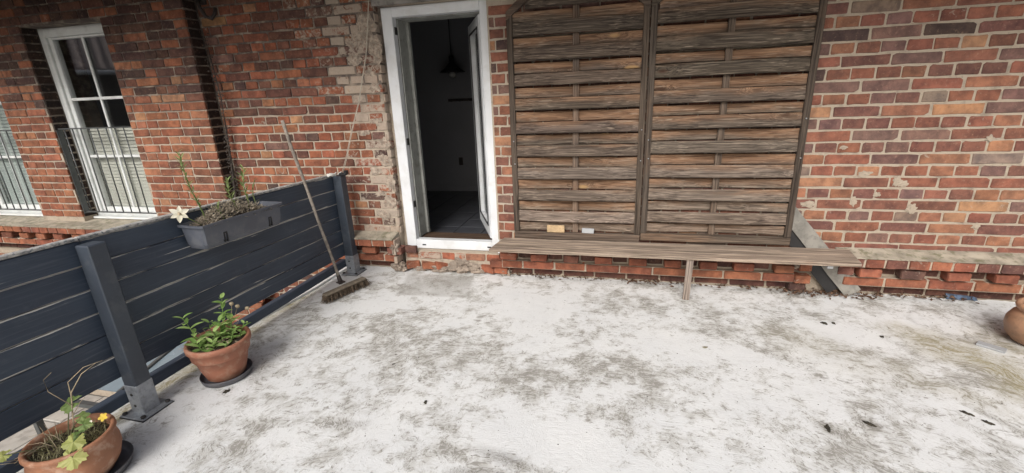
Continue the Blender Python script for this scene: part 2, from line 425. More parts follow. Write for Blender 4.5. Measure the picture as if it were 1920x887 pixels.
def pick(pal, r=rng):
    s = sum(w_ for _, w_ in pal); x = r.random() * s
    for c, w_ in pal:
        x -= w_
        if x <= 0: break
    k = r.uniform(.85, 1.15)
    return tuple(v * k * r.uniform(.96, 1.04) for v in c)
def brick(x, y, z, L, pal, H=.0695, lime=0.0, ang=0.0, proud=.002, D=.035, tiltz=0.0):
    """x,y,z centre of the face; face looks to -y when ang=0 and to +x when ang=90 deg"""
    c = pal if isinstance(pal[0], float) else pick(pal)
    p = rng.uniform(-proud, proud)
    if tiltz == 0.0 and abs(ang) < .1: tiltz = rng.gauss(0, R(.45) if x > -1 else R(.8))
    BRICKS.append((x, y, z, ang, L, H, D, tiltz, c + (max(0.0, min(1.0, lime)),), p))

WALLS = MB()
ROW = .08298
def occupied(x0, x1, holes, z):
    for (a, b, c, d) in holes:
        if c - .02 < z < d + .02 and x1 > a and x0 < b: return (a, b)
    return None
def bond_wall(xa, xb, zs, y, st, off_even, off_odd, holes, pal, lime_fn=None, gap=.012, joints=.006, H=.0695, shade_fn=None, keep=None, proud=.002):
    """English cross bond: even rows stretchers, odd rows headers"""
    for k, z in enumerate(zs):
        is_st = (k % 2 == 0)
        pitch = st if is_st else st / 2
        if is_st: off = off_even if (k // 2) % 2 == 0 else off_odd
        else: off = off_even + st * .25
        n0 = math.floor((xa - off) / pitch) - 1
        x = off + n0 * pitch
        while x < xb:
            jx = rng.uniform(-.004, .004)
            a, b = max(x + jx, xa), min(x + pitch + rng.uniform(-.004, .004), xb)
            x += pitch
            segs = [(a, b)]
            for (h0, h1, c, d) in holes:
                if not (c < z < d): continue
                ns = []
                for (p, q) in segs:
                    if q <= h0 or p >= h1: ns.append((p, q)); continue
                    if p < h0: ns.append((p, h0))
                    if q > h1: ns.append((h1, q))
                segs = ns
            for (p, q) in segs:
                L = q - p - gap
                if L < .03: continue
                xc = (p + q) / 2
                if keep and not keep(xc, z): continue
                lm = lime_fn(xc, z) if lime_fn else 0.0
                pl = shade_fn(xc, z) if shade_fn else None
                brick(xc, y, z + rng.uniform(-.0015, .0015), L, pl or pal, H + rng.uniform(-.003, .002), lm, 0.0, proud)

house = empty('brick_house', (0, 0, 0), 0, 'old red brick house wall with open white door and tall windows', 'building')

DOOR = (-2.003, -1.055, .19, 2.30)
# main wall right of the door (x -1.05 .. 3.2)
zr = [1.8644 + .332 - k * ROW for k in range(0, 23)]     # row 4 is the course measured as 0
def lime_r(x, z):
    return rng.uniform(.14, .24) if rng.random() < .12 else 0.0
bond_wall(-1.055, 3.4, zr, 0.0, .2938, 1.275 % .2938, (1.275 + .147) % .2938, [], PAL_R, lime_r,
          proud=.0015)
# main wall left of the door (x -3.77 .. -2.0): older bricks, lime and mortar remains towards the door
PL = .0797
zl = [1.8254 + 10 * PL - k * PL for k in range(0, 29)]
def lime_l(x, z):
    d = x + 2.05 + rng.uniform(-.12, .12) - .25 * max(0, (z - 1.2)) * -1
    base = max(0, 1 - abs(min(0, d)) / .62)
    hi = .35 if (z > 1.45 and rng.random() < .35) else 0
    return base * rng.uniform(.15, .75) + hi * rng.uniform(.2, .7) * (1 if x > -2.9 else .5) + (rng.uniform(.2, .4) if rng.random() < .08 else 0)
def shade_l(x, z):  # darker bricks higher up: shade of the wall top painted into their colour
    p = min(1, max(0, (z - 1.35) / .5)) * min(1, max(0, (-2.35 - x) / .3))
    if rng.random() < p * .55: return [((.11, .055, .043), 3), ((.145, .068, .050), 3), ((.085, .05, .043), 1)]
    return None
bond_wall(-3.77, -2.025, zl, 0.0, .272, (-2.67) % .272, (-2.67 + .136) % .272, [], PAL_L, lime_l, proud=.004, shade_fn=shade_l, H=.066)
# lower part of the same wall seen under the fence
zlow = [zl[-1] - 4 * PL - k * PL for k in range(1, 26)]
bond_wall(-3.77, -2.62, zlow, 0.0, .272, .05, .186, [], PAL_L, None, proud=.003, H=.066)
# projecting wing with the windows, faces at y=-.147
WY = -.147
zw = [2.75 - k * .0777 for k in range(0, 30)]
WIN = [(-5.775, -4.735), (-7.42, -6.40)]
WZ = (.36, 2.385)
holes = [(a, b, WZ[0], WZ[1]) for a, b in WIN]
for k, z in enumerate(zw):
    xs = [-3.77]
    seqs = [(.135, .205, .135, .135, .27, .135, .205), (.205, .135, .27, .135, .135, .27), (.135, .135, .205, .27, .135, .205, .135), (.27, .135, .135, .205, .135, .27)]
    x = -3.77; i = rng.randrange(3); sq = seqs[k % 4]
    while x > -8.2:
        L = sq[i % len(sq)] + rng.uniform(-.008, .008); i += 1
        segs = [(x - L, x)]
        for (h0, h1, c, d) in holes:
            if not (c < z < d): continue
            ns = []
            for (p, q) in segs:
                if q <= h0 or p >= h1: ns.append((p, q)); continue
                if p < h0: ns.append((p, h0))
                if q > h1: ns.append((h1, q))
            segs = ns
        for (p, q) in segs:
            if q - p < .05: continue
            top_shade = None  # shade under the wing's top is painted into the brick colours
            if z > 1.6 and rng.random() < min(1, (z - 1.6) / .45) * .8: top_shade = [((.10, .055, .044), 3), ((.075, .046, .04), 2), ((.13, .066, .05), 2)]
            brick((p + q) / 2, WY, z, q - p - .012, top_shade or PAL_W, .0655, rng.uniform(0, .2), 0, .003)
        x -= L
    # return face of the wing and the right-facing window reveals: shallow, shade painted into their sooty colour
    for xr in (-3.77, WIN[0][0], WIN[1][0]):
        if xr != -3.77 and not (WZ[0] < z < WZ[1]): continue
        brick(xr, WY + .012 + .0675, z, .122, PAL_SHADE_SOOT, .064, .12 if xr == -3.77 else 0, R(90), .003, .03)
# strip of reveal bricks at the left of the door
for k, z in enumerate(zl):
    if .2 < z < 2.32: brick(-2.025, .045, z, .075 + rng.uniform(-.01, .01), PAL_L, .066, rng.uniform(.3, 1.0), R(90), .006, .03)

# frieze under the ledge: headers, dentils with dark gaps, stretchers
def frieze(xa, xb, y, z0=0.0, pal=PAL_FR, skip=None, ph=0.0, broken=None):
    yh, yd, ys = y - .14, y - .115, y - .085
    x = xa
    while x < xb - .06:
        L = min(.137 + rng.uniform(-.008, .008), xb - x)
        if not (skip and skip(x + L / 2)): brick(x + L / 2, yh, z0 + .296, L - .012, pal, .068, rng.uniform(0, .25), 0, .004, .06)
        x += L
    x = xa + ph
    while x < xb - .05:
        if not (skip and skip(x + .07)):
            brick(x + .07, yd, z0 + .213, .14 + rng.uniform(-.012, .01), pal, .066, rng.uniform(0, .25), 0, .006, .10)
            brick(x + .208, yd + .075, z0 + .213, .115, [((.085, .045, .036), 1), ((.12, .062, .05), 1)], .066, rng.uniform(0, .2), 0, .004, .03)
        x += .272 + rng.uniform(-.012, .012)
    x = xa - .08
    while x < xb - .02:
        L = .275 + rng.uniform(-.01, .01)
        p, q = max(x, xa), min(x + L, xb)
        if q - p > .06 and not (skip and skip((p + q) / 2)): brick((p + q) / 2, ys, z0 + .131, q - p - .012, PAL_FR[:2], .066, rng.uniform(0, .18), 0, .004, .06)
        x += L
    x = xa
    while x < xb - .05:
        L = .272
        p, q = x, min(x + L, xb)
        if q - p > .06 and not (skip and skip((p + q) / 2)): brick((p + q) / 2, y, z0 + .047, q - p - .014, [((.09, .042, .034), 2), ((.13, .06, .045), 1)], .066, .1, 0, .004, .03)
        x += L
frieze(-1.02, 3.4, 0.0, 0.0, skip=lambda x: 1.33 < x < 1.68)
for (x, z, L, y) in ((1.38, .13, .11, -.10), (1.41, .21, .09, -.05), (1.37, .05, .12, -.05), (1.665, .21, .10, -.08), (1.66, .29, .12, -.13)):
    brick(x, y, z, L, PAL_FR, .066, .3, rng.uniform(-.15, .15), .004, .06)
frieze(-3.75, -2.03, 0.0, 0.0)
# return side of the left ledge end at the door
for z in (.296, .213, .131):
    brick(-2.03 + .006, -.075, z, .11, PAL_L, .064, .75, R(90), .004, .03)
# frieze of the wing
frieze(-8.3, -3.77, WY - .03, .055, pal=[((.24, .095, .055), 3), ((.19, .075, .05), 3), ((.29, .13, .07), 1)], ph=.03)
# a second projecting band and the wall below it
for (zz, yy) in ((.06 - .115, WY - .03), (.06 - .20, WY + .0)):
    x = -8.3
    while x < -3.8:
        brick(x + .136, yy, zz, .258, PAL_W, .064, .15, 0, .004, .05); x += .272
zz = -.235
while zz > -1.9:
    x = -8.3 + rng.uniform(0, .1)
    while x < -3.8:
        brick(x + .136, WY, zz, .258, PAL_W, .064, .1, 0, .003, .03); x += .272
    zz -= .0777
# bricks under the door sill: a flat course and, below it, a row knocked askew
for i, L in enumerate((.13, .235, .135, .10, .2, .14)):
    x = -1.99 + sum((.13, .235, .135, .10, .2, .14)[:i]) + L / 2
    brick(x, -.005, .148, L - .012, [((.27, .10, .06), 2), ((.30, .15, .095), 1)], .066, rng.uniform(.15, .55), 0, .006, .05)
for (x, y, z, L, a, tz) in ((-1.905, -.05, .055, .125, 22, -4), (-1.735, -.045, .052, .13, 30, 6), (-1.60, -.03, .05, .12, 40, 8), (-1.175, -.045, .05, .14, -14, 3), (-1.04, -.06, .05, .13, -4, 0), (-1.05, -.075, .118, .16, 5, 0)):
    brick(x, y, z, L, PAL_L[:2], .062, .22, R(a), .004, .11, R(tz))

# wall cores (mortar)
yc = .007
def core(x0, x1, z0, z1, y0=yc, y1=.36): WALLS.box(x0, x1, y0, y1, z0, z1)
core(-1.063, 3.5, 0.33, 5.2, .0045); core(-1.055, 3.5, -.3, .3295, .006)
core(-2.0, -1.0635, 2.3, 5.2, .004); core(-2.0, -1.0635, -.3, .19, .004)
core(-3.6, -2.0335, -2.0, 5.2, .008)
core(-3.85, -3.601, -2.0, 5.2, .009)
WALLS.box(-2.0334, -1.9985, .082, .36, .0, 2.31); WALLS.box(-2.0334, -2.0005, .004, .36, 2.3101, 5.2); WALLS.box(-2.0334, -2.0005, .004, .36, -.3, -.0001)
# wing core around the windows
for (x0, x1) in ((-4.735, -3.7775), (-6.40, -5.7825), (-9.0, -7.4275)): WALLS.box(x0, x1, WY + .0075, .35, .33, 5.2)
for a, b in WIN: WALLS.box(a - .0074, b - .0001, WY + .0085, .35, WZ[1], 5.2)
WALLS.box(-9.0, -3.7785, WY + .009, .35, -2.0, .3295)
# recess behind frieze, bodies of the corbels
for (x0, x1, y) in ((-1.02, 1.33, 0), (1.70, 3.4, 0), (-3.75, -2.038, 0), (-8.3, -3.77, WY - .03)):
    dz = .055 if y else 0
    WALLS.box(x0 + .004, x1 - .004, y - .13, y + .006, .263 + dz, .333 + dz)
    WALLS.box(x0 + .004, x1 - .004, y - .035, y + .006, .166 + dz, .2625 + dz)
    WALLS.box(x0 + .004, x1 - .004, y - .077, y + .006, .095 + dz, .1655 + dz)
WALLS.box(-8.3, -3.78, WY - .02, WY + .006, -.20, -.02)
wall = WALLS.build('wall', M_MORTAR, house)

# place the bricks: the 300 that show largest become objects, the rest one piece of stuff
def inpoly(p, poly):
    x, y = p; c = False
    for i in range(len(poly)):
        x1, y1 = poly[i]; x2, y2 = poly[i - 1]
        if (y1 > y) != (y2 > y) and x < (x2 - x1) * (y - y1) / (y2 - y1) + x1: c = not c
    return c
HID = [[(0, 490), (300, 405), (640, 322), (668, 512), (300, 720), (0, 887)], [(955, -50), (1548, -50), (1470, 455), (965, 440)], [(940, 443), (915, 472), (1612, 496), (1570, 456)]]
def vis(b):
    p = project((b[0], b[1], b[2]))
    if p is None or not (0 <= p[0] <= 1920 and 0 <= p[1] <= 887): return 0
    if any(inpoly(p, h) for h in HID): return 0
    d = (Vector(b[:3]) - CAM).length
    f = 1.0
    if abs(b[3] - R(90)) < .2: f = abs(Vector(b[:3]).x) / d * .9
    else: f = abs(CAM.y - b[1]) / d
    return b[4] * b[5] * f / d ** 2
order = sorted(range(len(BRICKS)), key=lambda i: -vis(BRICKS[i]))
SV, SF, SC_ = [], [], []
for rank, i in enumerate(order):
    x, y, z, ang, L, H, D, tz, colr, p = BRICKS[i]
    kind = 'h' if L < .16 else ('t' if L < .235 else 's')
    vi = rng.randrange(9)
    Mx = Matrix.Translation((x, y, z)) @ Matrix.Rotation(ang, 4, 'Z') @ Matrix.Rotation(tz, 4, 'Y') @ Matrix.Translation((0, p, 0)) @ Matrix.Diagonal((L / BV[kind + 'L'], D / .035, H / .0695, 1))
    flip = rng.random() < .5
    if rank < 300:
        o = bpy.data.objects.new('brick', BMESH[kind][vi]); COL.objects.link(o)
        o.parent = wall; o.matrix_local = Mx; o.color = colr
    else:
        vs, fs = BV[kind][vi]; n = len(SV)
        for q in vs: SV.append(tuple(Mx @ Vector(q)))
        for f in fs: SF.append(tuple(k + n for k in f))
        SC_ += [colr] * len(vs)
me = bpy.data.meshes.new('brick_infill'); me.from_pydata(SV, [], SF); me.update()
at = me.color_attributes.new('Col', 'FLOAT_COLOR', 'POINT')
at.data.foreach_set('color', np.array(SC_, dtype=np.float32).ravel())
me.materials.append(M_BRICK_S)
o = link('brick_infill', me, None, wall); o['kind'] = 'stuff'

# ledges: sloping stone and mortar on top of the frieze
def ledge(name, x0, x1, yb, yf, zb, zf, th, mat, parent, nx=40, rough=.006, seed=1):
    mb = MB(); ny = 5; vs = []; fs = []
    for i in range(nx + 1):
        for j in range(ny + 1):
            x = x0 + (x1 - x0) * i / nx; f = j / ny; y = yb + (yf - yb) * f
            z = zb + (zf - zb) * f + mnoise.noise(Vector((x * 9 + seed, y * 14, 0))) * rough
            if j == ny: y += mnoise.noise(Vector((x * 14, seed, 3))) * rough * 1.2
            vs.append((x, y, z))
    for i in range(nx):
        for j in range(ny):
            a = i * (ny + 1) + j; fs.append((a, a + 1, a + ny + 2, a + ny + 1))
    n = len(vs)
    for i in range(nx + 1):
        v = vs[i * (ny + 1) + ny]; vs.append((v[0], v[1] + .002, zf - th))
        vs.append((v[0], yb, zf - th))
    for i in range(nx):
        a = i * (ny + 1) + ny; fs.append((a, n + 2 * i, n + 2 * i + 2, a + ny + 1))
        fs.append((n + 2 * i, n + 2 * i + 1, n + 2 * i + 3, n + 2 * i + 2))
    for e in (0, nx):
        fs.append(tuple([e * (ny + 1) + j for j in range(ny + 1)] + [n + 2 * e, n + 2 * e + 1]))
    mb.add(vs, fs); return mb.build(name, mat, parent)
ledge('stone_ledge', 1.60, 3.4, .008, -.143, .375, .34, .008, M_STONE, house, 50, .006, 4)
ledge('stone_ledge', -1.0, 1.34, .008, -.12, .345, .336, .004, M_STONE, house, 30, .003, 9)
ledge('stone_ledge', -3.70, -2.04, .008, -.15, .372, .34, .010, M_STONE, house, 40, .005, 7)
for (x0, x1) in ((-9.0, -6.38), (-6.375, -3.79)):
    ledge('window_sill', x0, x1, .02, WY - .175, .425, .395, .012, M_STONE, house, 30, .003, x1)

# lintel over the door and rubble below it
mb = MB(); mb.box(-2.03, -1.058, -.022, .003, 2.302, 2.40, .006); mb.build('lintel', M_LINTEL, house)
def lump(name, c, r3, mat, parent, seed, sub=3, amp=.35, **k):
    bm = bmesh.new(); bmesh.ops.create_icosphere(bm, subdivisions=sub, radius=1.0)
    for v in bm.verts:
        d = 1 + amp * mnoise.fractal(v.co * 1.6 + Vector((seed * 7.3, seed, 0)), .7, 2.0, 5)
        v.co = Vector((v.co.x * r3[0] * d, v.co.y * r3[1] * d, v.co.z * r3[2] * d))
    me = bpy.data.meshes.new(name); bm.to_mesh(me); bm.free(); me.materials.append(mat)
    return link(name, me, None, parent, loc=c, **k)
for i, (c, r3) in enumerate((((-1.43, -.02, .06), (.11, .065, .07)), ((-1.62, -.01, .02), (.13, .07, .035)), ((-1.83, -.01, .015), (.10, .06, .03)), ((-1.28, -.02, .04), (.09, .05, .05)), ((-2.045, -.055, .04), (.075, .08, .06)), ((-2.05, -.09, .25), (.045, .06, .07)), ((-1.03, -.02, .26), (.05, .05, .05)), ((-1.0, -.02, .03), (.05, .05, .04)), ((1.31, -.02, .22), (.06, .05, .05)))):
    lump('mortar_lump', c, (r3[0] * .9, r3[1] * .75, r3[2] * .85), M_RUBBLE, house, i + 1, 4, .55)

SMR = [(1.694, .93, .035, .02), (1.90, .88, .02, .03), (1.94, .86, .03, .022), (1.80, .78, .02, .015), (2.03, .68, .028, .03), (1.66, .73, .02, .03), (1.53, 1.12, .02, .012), (2.44, .56, .02, .02), (2.38, 1.17, .022, .02), (1.365, .70, .045, .02)]
SML = [(-2.12, 2.16, .10, .10), (-2.19, 2.05, .12, .07), (-2.05, 1.98, .07, .12), (-2.13, 1.39, .06, .04), (-2.26, 1.30, .07, .03), (-2.06, 1.20, .05, .05), (-2.10, 1.05, .06, .05), (-2.2, .95, .07, .035), (-2.07, .84, .05, .06), (-2.09, .66, .07, .05), (-2.18, .74, .05, .03), (-2.26, 1.92, .07, .05), (-2.1, 1.68, .05, .05), (-2.13, 1.80, .06, .06), (-2.16, .54, .06, .04)]
for i, (x, z, rx, rz) in enumerate(SMR + SML):
    k = 1.0 if x > 0 else .85
    lump('mortar_smear', (x, -.001, z), (rx * k, .004, rz * k), M_MORTAR if x > 0 else M_SMEAR, house, 50 + i, 3, .75)
# unseen roof overhang with gutter, added above the frame to shade the wall top
mb = MB(); mb.box(-9.2, 4.2, -1.35, .4, 2.74, 2.80); mb.box(-9.2, 4.2, -1.375, -1.351, 2.70, 2.98)
mb.add([(-9.2, -1.38, 2.98), (4.2, -1.38, 2.98), (4.2, 2.6, 5.3), (-9.2, 2.6, 5.3)], [(0, 1, 2, 3)])
mb.build('unseen_roof_overhang', M_ROOF, house)
pts = []
mb = MB()
mb.tube([(-9.2, -1.45, 2.92), (4.2, -1.45, 2.92)], .06, 10); mb.build('gutter', M_ZINC, house)

# iron hook high in the corner
mb = MB(); mb.tube([(-3.70, -.01, 2.47), (-3.68, -.06, 2.46), (-3.64, -.09, 2.40), (-3.60, -.09, 2.33), (-3.555, -.08, 2.31), (-3.53, -.06, 2.35), (-3.53, -.04, 2.40)], .016, 6)
mb.box(-3.72, -3.64, -.03, -.002, 2.44, 2.49, .005)
mb.build('iron_hook', M_IRON, house)

# ------------------------------------------------------------------ door
fy0, fy1 = .062, .135
dx0, dx1, dz0, dz1 = -1.996, -1.062, .193, 2.298
FW = .098
mb = MB()
mb.box(dx0, dx0 + FW, fy0, fy1, dz0, dz1, .004); mb.box(dx1 - FW + .02, dx1, fy0, fy1, dz0, dz1, .004)
mb.box(dx0 + FW, dx1 - FW + .02, fy0 + .001, fy1, dz1 - FW + .02, dz1, .004)
mb.box(dx0 + FW, dx1 - FW + .02, fy0 + .001, fy1, dz0, dz0 + .088, .004)
dframe = mb.build('door_frame', M_WHITE, house)
mb = MB()
mb.box(dx0 + FW, dx0 + FW + .012, fy1 + .001, fy1 + .15, dz0 + .09, dz1 - FW + .02, .002)
mb.box(dx0 + FW - .03, dx0 + FW + .034, fy1 + .151, fy1 + .19, dz0 + .09, dz1 - FW + .02, .002)
mb.box(dx0 + FW + .012, dx1 - FW, fy1 + .001, fy1 + .19, dz1 - FW + .012, dz1 - FW + .05, .002)
mb.build('rebate', M_REBATE, dframe)
for z in (2.12, 1.2, .62):
    mb = MB(); mb.box(dx0 + FW - .001, dx0 + FW + .006, fy1 - .05, fy1 - .01, z - .03, z + .03, .002); mb.build('strike_plate', M_BOLT, dframe)
mb = MB()
for x in (-1.82, -1.17): mb.box(x - .018, x + .018, fy0 - .003, fy0 + .002, .225, .236)
mb.build('drain_slot', M_RUBBER, dframe)
mb = MB(); mb.box(dx0 + FW + .001, dx1 - FW + .019, fy1 + .001, .34, .20, .272, .004)
o = mb.build('threshold', M_THRESH, house); o.color = (.62, .48, .38, .12)
mb = MB(); mb.box(-1.06, -.985, -.045, .055, .215, .245, .003); mb.build('sill_end', M_WPLASTIC, house)

# open leaf, hinged at the right jamb, swung inwards
leaf = empty('door_leaf', (-1.142, .145, 0)); leaf.parent = house; leaf.rotation_euler = (0, 0, R(180 - 65.5))
lw, lz0, lz1 = .735, .292, 2.205
mb = MB(); pw = .085
mb.box(0, pw, -.03, .035, lz0, lz1, .006); mb.box(lw - pw, lw, -.03, .035, lz0, lz1, .006)
mb.box(pw, lw - pw, -.03, .035, lz1 - pw, lz1, .006); mb.box(pw, lw - pw, -.03, .035, lz0, lz0 + pw + .02, .006)
bpy.data.objects.remove(leaf); 
leaf = mb.build('door_leaf', M_WHITE, house, loc=(-1.142, .145, 0), rot=(0, 0, R(115.0)))
mb = MB()
for s in (-.032, .037):
    a, b = (s - .003, s + .003)
    mb.box(pw - .002, pw + .016, a, b, lz0 + pw + .016, lz1 - pw + .002); mb.box(lw - pw - .016, lw - pw + .002, a, b, lz0 + pw + .016, lz1 - pw + .002)
    mb.box(pw + .016, lw - pw - .016, a, b, lz1 - pw - .014, lz1 - pw + .002); mb.box(pw + .016, lw - pw - .016, a, b, lz0 + pw + .016, lz0 + pw + .034)
mb.build('glazing_seal', M_RUBBER, leaf)
mb = MB(); mb.box(pw, lw - pw, -.004, .006, lz0 + pw + .02, lz1 - pw); mb.build('pane', M_GLASS, leaf)

# room behind the door
room = MB()
rx0, rx1, ry0, ry1, rz0, rz1 = -2.86, -.3, .361, 2.42, .235, 2.75
room.box(rx0 - .05, rx0, ry0, ry1, rz0 - .1, rz1); room.box(rx1, rx1 + .05, ry0, ry1, rz0 - .1, rz1)
room.box(rx0 - .05, rx1 + .05, ry1, ry1 + .05, rz0 - .1, rz1); room.box(rx0, rx1, ry0, ry1, rz1 - .05, rz1 - .001)
rm = room.build('room', M_ROOM, house)
mb = MB(); mb.box(rx0 + .001, rx1 - .001, ry1 - .014, ry1 - .001, rz0 + .001, rz0 + .075, .003); mb.box(rx0 + .001, rx0 + .014, ry0 + .2, ry1 - .015, rz0 + .001, rz0 + .075, .003)
mb.build('skirting', M_ROOM, rm)
mb = MB(); mb.box(-2.28, -2.22, ry1 - .012, ry1 - .001, .62, .73, .003); mb.build('wall_socket', M_IRON, rm)
mb = MB(); mb.box(rx0, rx1, .341, ry1, rz0 - .06, rz0); fl = mb.build('room_floor', M_GROUT, house)
tm = MB(); tm.box(-.145, .145, -.145, .145, 0, .008, .002); tme = tm.mesh('floor_tile', M_TILE)
y = .49
while y < ry1 - .1:
    x = rx0 + .16
    while x < rx1 - .1:
        link('floor_tile', tme, None, fl, loc=(x, y, rz0 + rng.uniform(-.001, .0)))
        x += .297
    y += .297

# ------------------------------------------------------------------ windows of the wing
def window(a, b, blind_mat, blind_top, seed):
    y0, y1 = .0, .07
    z0, z1 = .425, WZ[1]
    F = .075
    mb = MB()
    mb.box(a, a + F, y0, y1, z0, z1, .004); mb.box(b - F, b - .002, y0, y1, z0, z1, .004)
    mb.box(a + F, b - F, y0 + .001, y1, z1 - .085, z1 - .002, .004); mb.box(a + F, b - F, y0 + .001, y1, z0, z0 + .075, .004)
    # sash
    S = .05; q0, q1 = y0 + .022, y1 + .01
    mb.box(a + F + .001, a + F + S, q0, q1, z0 + .076, z1 - .086, .004); mb.box(b - F - S, b - F - .001, q0, q1, z0 + .076, z1 - .086, .004)
    mb.box(a + F + S, b - F - S, q0 + .001, q1, z1 - .086 - .02, z1 - .087, .003); mb.box(a + F + S, b - F - S, q0 + .001, q1, z0 + .076, z0 + .115, .003)
    w_ = mb.build('window', M_WINWHITE, house)
    mb = MB(); mb.box(a - .002, b + .002, -.055, -.001, z0 - .0, z0 + .022, .004); mb.build('drip_rail', M_WINWHITE, w_)
    cx = (a + b) / 2; hz = [1.70, 1.107]
    m1 = MB(); m1.box(cx - .013, cx + .013, q0 + .004, q0 + .022, z0 + .1, z1 - .1, .003); m1.build('muntin', M_WINWHITE, w_)
    for z in hz:
        m1 = MB(); m1.box(a + F + S - .002, cx - .0131, q0 + .003, q0 + .021, z - .014, z + .014, .003); m1.box(cx + .0131, b - F - S + .002, q0 + .003, q0 + .021, z - .014, z + .014, .003); m1.build('muntin', M_WINWHITE, w_)
    zz_ = [z1 - .1, hz[0], hz[1], z0 + .1]
    for i in range(3):
        for (xa, xb) in ((a + F + S, cx), (cx, b - F - S)):
            m1 = MB(); m1.box(xa + .001, xb - .001, q0 + .024, q0 + .030, zz_[i + 1] + .001, zz_[i] - .001); m1.build('pane', M_GLASS, w_)
    sm = MB(); W2 = (b - a) / 2 - F - .02
    sm.add([(-W2, -.013, -.017), (W2, -.013, -.017), (W2, .003, .014), (-W2, .003, .014), (-W2, -.009, -.019), (W2, -.009, -.019), (W2, .007, .012), (-W2, .007, .012)],
           [(0, 1, 2, 3), (4, 7, 6, 5), (0, 4, 5, 1), (3, 2, 6, 7), (0, 3, 7, 4), (1, 5, 6, 2)])
    sme = sm.mesh('blind_slat', blind_mat)
    z = z0 + .1
    while z < blind_top:
        link('blind_slat', sme, None, w_, loc=(cx, y1 + .028, z)); z += .036
    # dark room behind
    m1 = MB(); m1.box(a - .3, b + .3, 1.6, 1.65, .2, 2.6); m1.box(a - .35, a - .3, .36, 1.6, .2, 2.6); m1.box(b + .3, b + .35, .36, 1.6, .2, 2.6)
    m1.box(a - .3, b + .3, .36, 1.6, .15, .2); m1.box(a - .3, b + .3, .36, 1.6, 2.6, 2.65)
    m1.build('room', M_ROOM, house)
    # railing in front
    ry = WY + .045
    rl = MB(); rl.box(a + .012, b - .004, ry - .012, ry + .012, 1.405, 1.418); rl.box(a + .012, b - .004, ry - .010, ry + .010, .512, .524)
    rl.box(a + .003, a + .012, ry - .028, ry + .028, .50, 1.40)
    rail = rl.build('window_railing', M_RAIL, house)
    bm_ = MB(); bm_.tube([(0, 0, .5245), (0, 0, 1.4045)], .0065, 6); bme = bm_.mesh('railing_bar', M_RAIL)
    n = 9
    for i in range(n): link('railing_bar', bme, None, rail, loc=(a + .08 + (b - a - .12) * i / (n - 1), ry, 0))
window(WIN[0][0], WIN[0][1], M_BLIND, 1.41, 1)
window(WIN[1][0], WIN[1][1], M_BLINDG, 1.75, 2)

# ------------------------------------------------------------------ deck
def vnoise(X, Y, seed):
    r = np.random.RandomState(seed); T = r.rand(256, 256)
    xi = np.floor(X).astype(int); yi = np.floor(Y).astype(int); fx = X - xi; fy = Y - yi
    fx = fx * fx * (3 - 2 * fx); fy = fy * fy * (3 - 2 * fy)
    g = lambda a, b: T[a % 256, b % 256]
    return (g(xi, yi) * (1 - fx) + g(xi + 1, yi) * fx) * (1 - fy) + (g(xi, yi + 1) * (1 - fx) + g(xi + 1, yi + 1) * fx) * fy
def fbm(X, Y, s, seed, o=5):
    v = 0; a = .5; t = 0
    for i in range(o): v = v + a * vnoise(X * s, Y * s, seed + i); t += a; a *= .55; s *= 2.03
    return v / t
xs = np.concatenate([np.arange(-2.70, 3.0, .02), np.arange(3.0, 7.01, .25)])
ys = np.concatenate([np.arange(-9, -3.0, .3), np.arange(-3.0, .0001, .02)])
X, Y = np.meshgrid(xs, ys, indexing='ij')
def blob(cx, cy, rx, ry, ang=0, pw=1.0):
    a = R(ang); dx, dy = X - cx, Y - cy
    u = (dx * math.cos(a) + dy * math.sin(a)) / rx; v = (-dx * math.sin(a) + dy * math.cos(a)) / ry
    wv = (fbm(X, Y, 4, 77) - .5) * 1.1
    return np.clip(1.15 - np.sqrt(u * u + v * v) + wv, 0, 1) ** pw
g = .44 + .45 * (fbm(X, Y, 1.5, 3) - .5) + .75 * (fbm(X, Y, 4.5, 21) - .5) + .7 * (fbm(X, Y, 16, 33) - .5)
for (cx, cy, rx, ry, an, amt) in ((-.95, -1.30, .42, .30, 20, .38), (-.45, -1.45, .42, .26, 0, .30), (-.75, -1.62, .5, .22, 15, .22), (.05, -1.25, .35, .2, -20, .25), (.15, -1.55, .5, .18, -20, .28), (-1.45, -.9, .38, .3, 60, .22), (-1.35, -1.95, .3, .12, 30, .3), (-.48, -2.16, .26, .09, -5, .75), (-.52, -2.30, .3, .07, 0, .8), (.95, -.75, .55, .22, -15, .35), (1.2, -1.25, .6, .25, -38, .34), (1.65, -1.25, .4, .2, -45, .25), (2.0, -.95, .4, .2, -45, .3), (-1.0, -2.0, .3, .12, 10, .22), (-1.75, -1.5, .35, .35, 60, .18), (1.0, -1.62, .12, .05, -40, .6), (1.2, -1.58, .1, .05, -40, .6), (1.5, -.9, .28, .1, -35, .3), (-.85, -.85, .3, .15, 30, .2)):
    g = g + .5 * amt * blob(cx, cy, rx, ry, an)
for (cx, cy, rx, ry, an, amt) in ((-.15, -1.98, .5, .20, 0, .55), (.35, -2.1, .6, .25, 0, .3), (-.6, -.65, .35, .25, 20, .3), (.1, -.7, .5, .2, 0, .3), (-1.9, -.75, .3, .3, 40, .35), (1.45, -.72, .3, .18, -20, .32), (-1.35, -.6, .25, .1, 0, .15), (-.62, -1.05, .2, .25, 10, .3), (.3, -.95, .5, .15, -15, .25), (.85, -1.1, .25, .12, -30, .3), (-2.15, -2.2, .2, .3, 0, .2)):
    g = g - 1.15 * amt * blob(cx, cy, rx, ry, an)
moss = 1.1 * blob(2.05, -.88, .45, .19, -45) + 1.0 * blob(2.2, -1.2, .35, .22, -60) + .3 * blob(1.3, -.95, .5, .25, -38) + .5 * blob(2.4, -.7, .3, .3, 0) + .35 * blob(1.75, -1.25, .4, .1, -45)
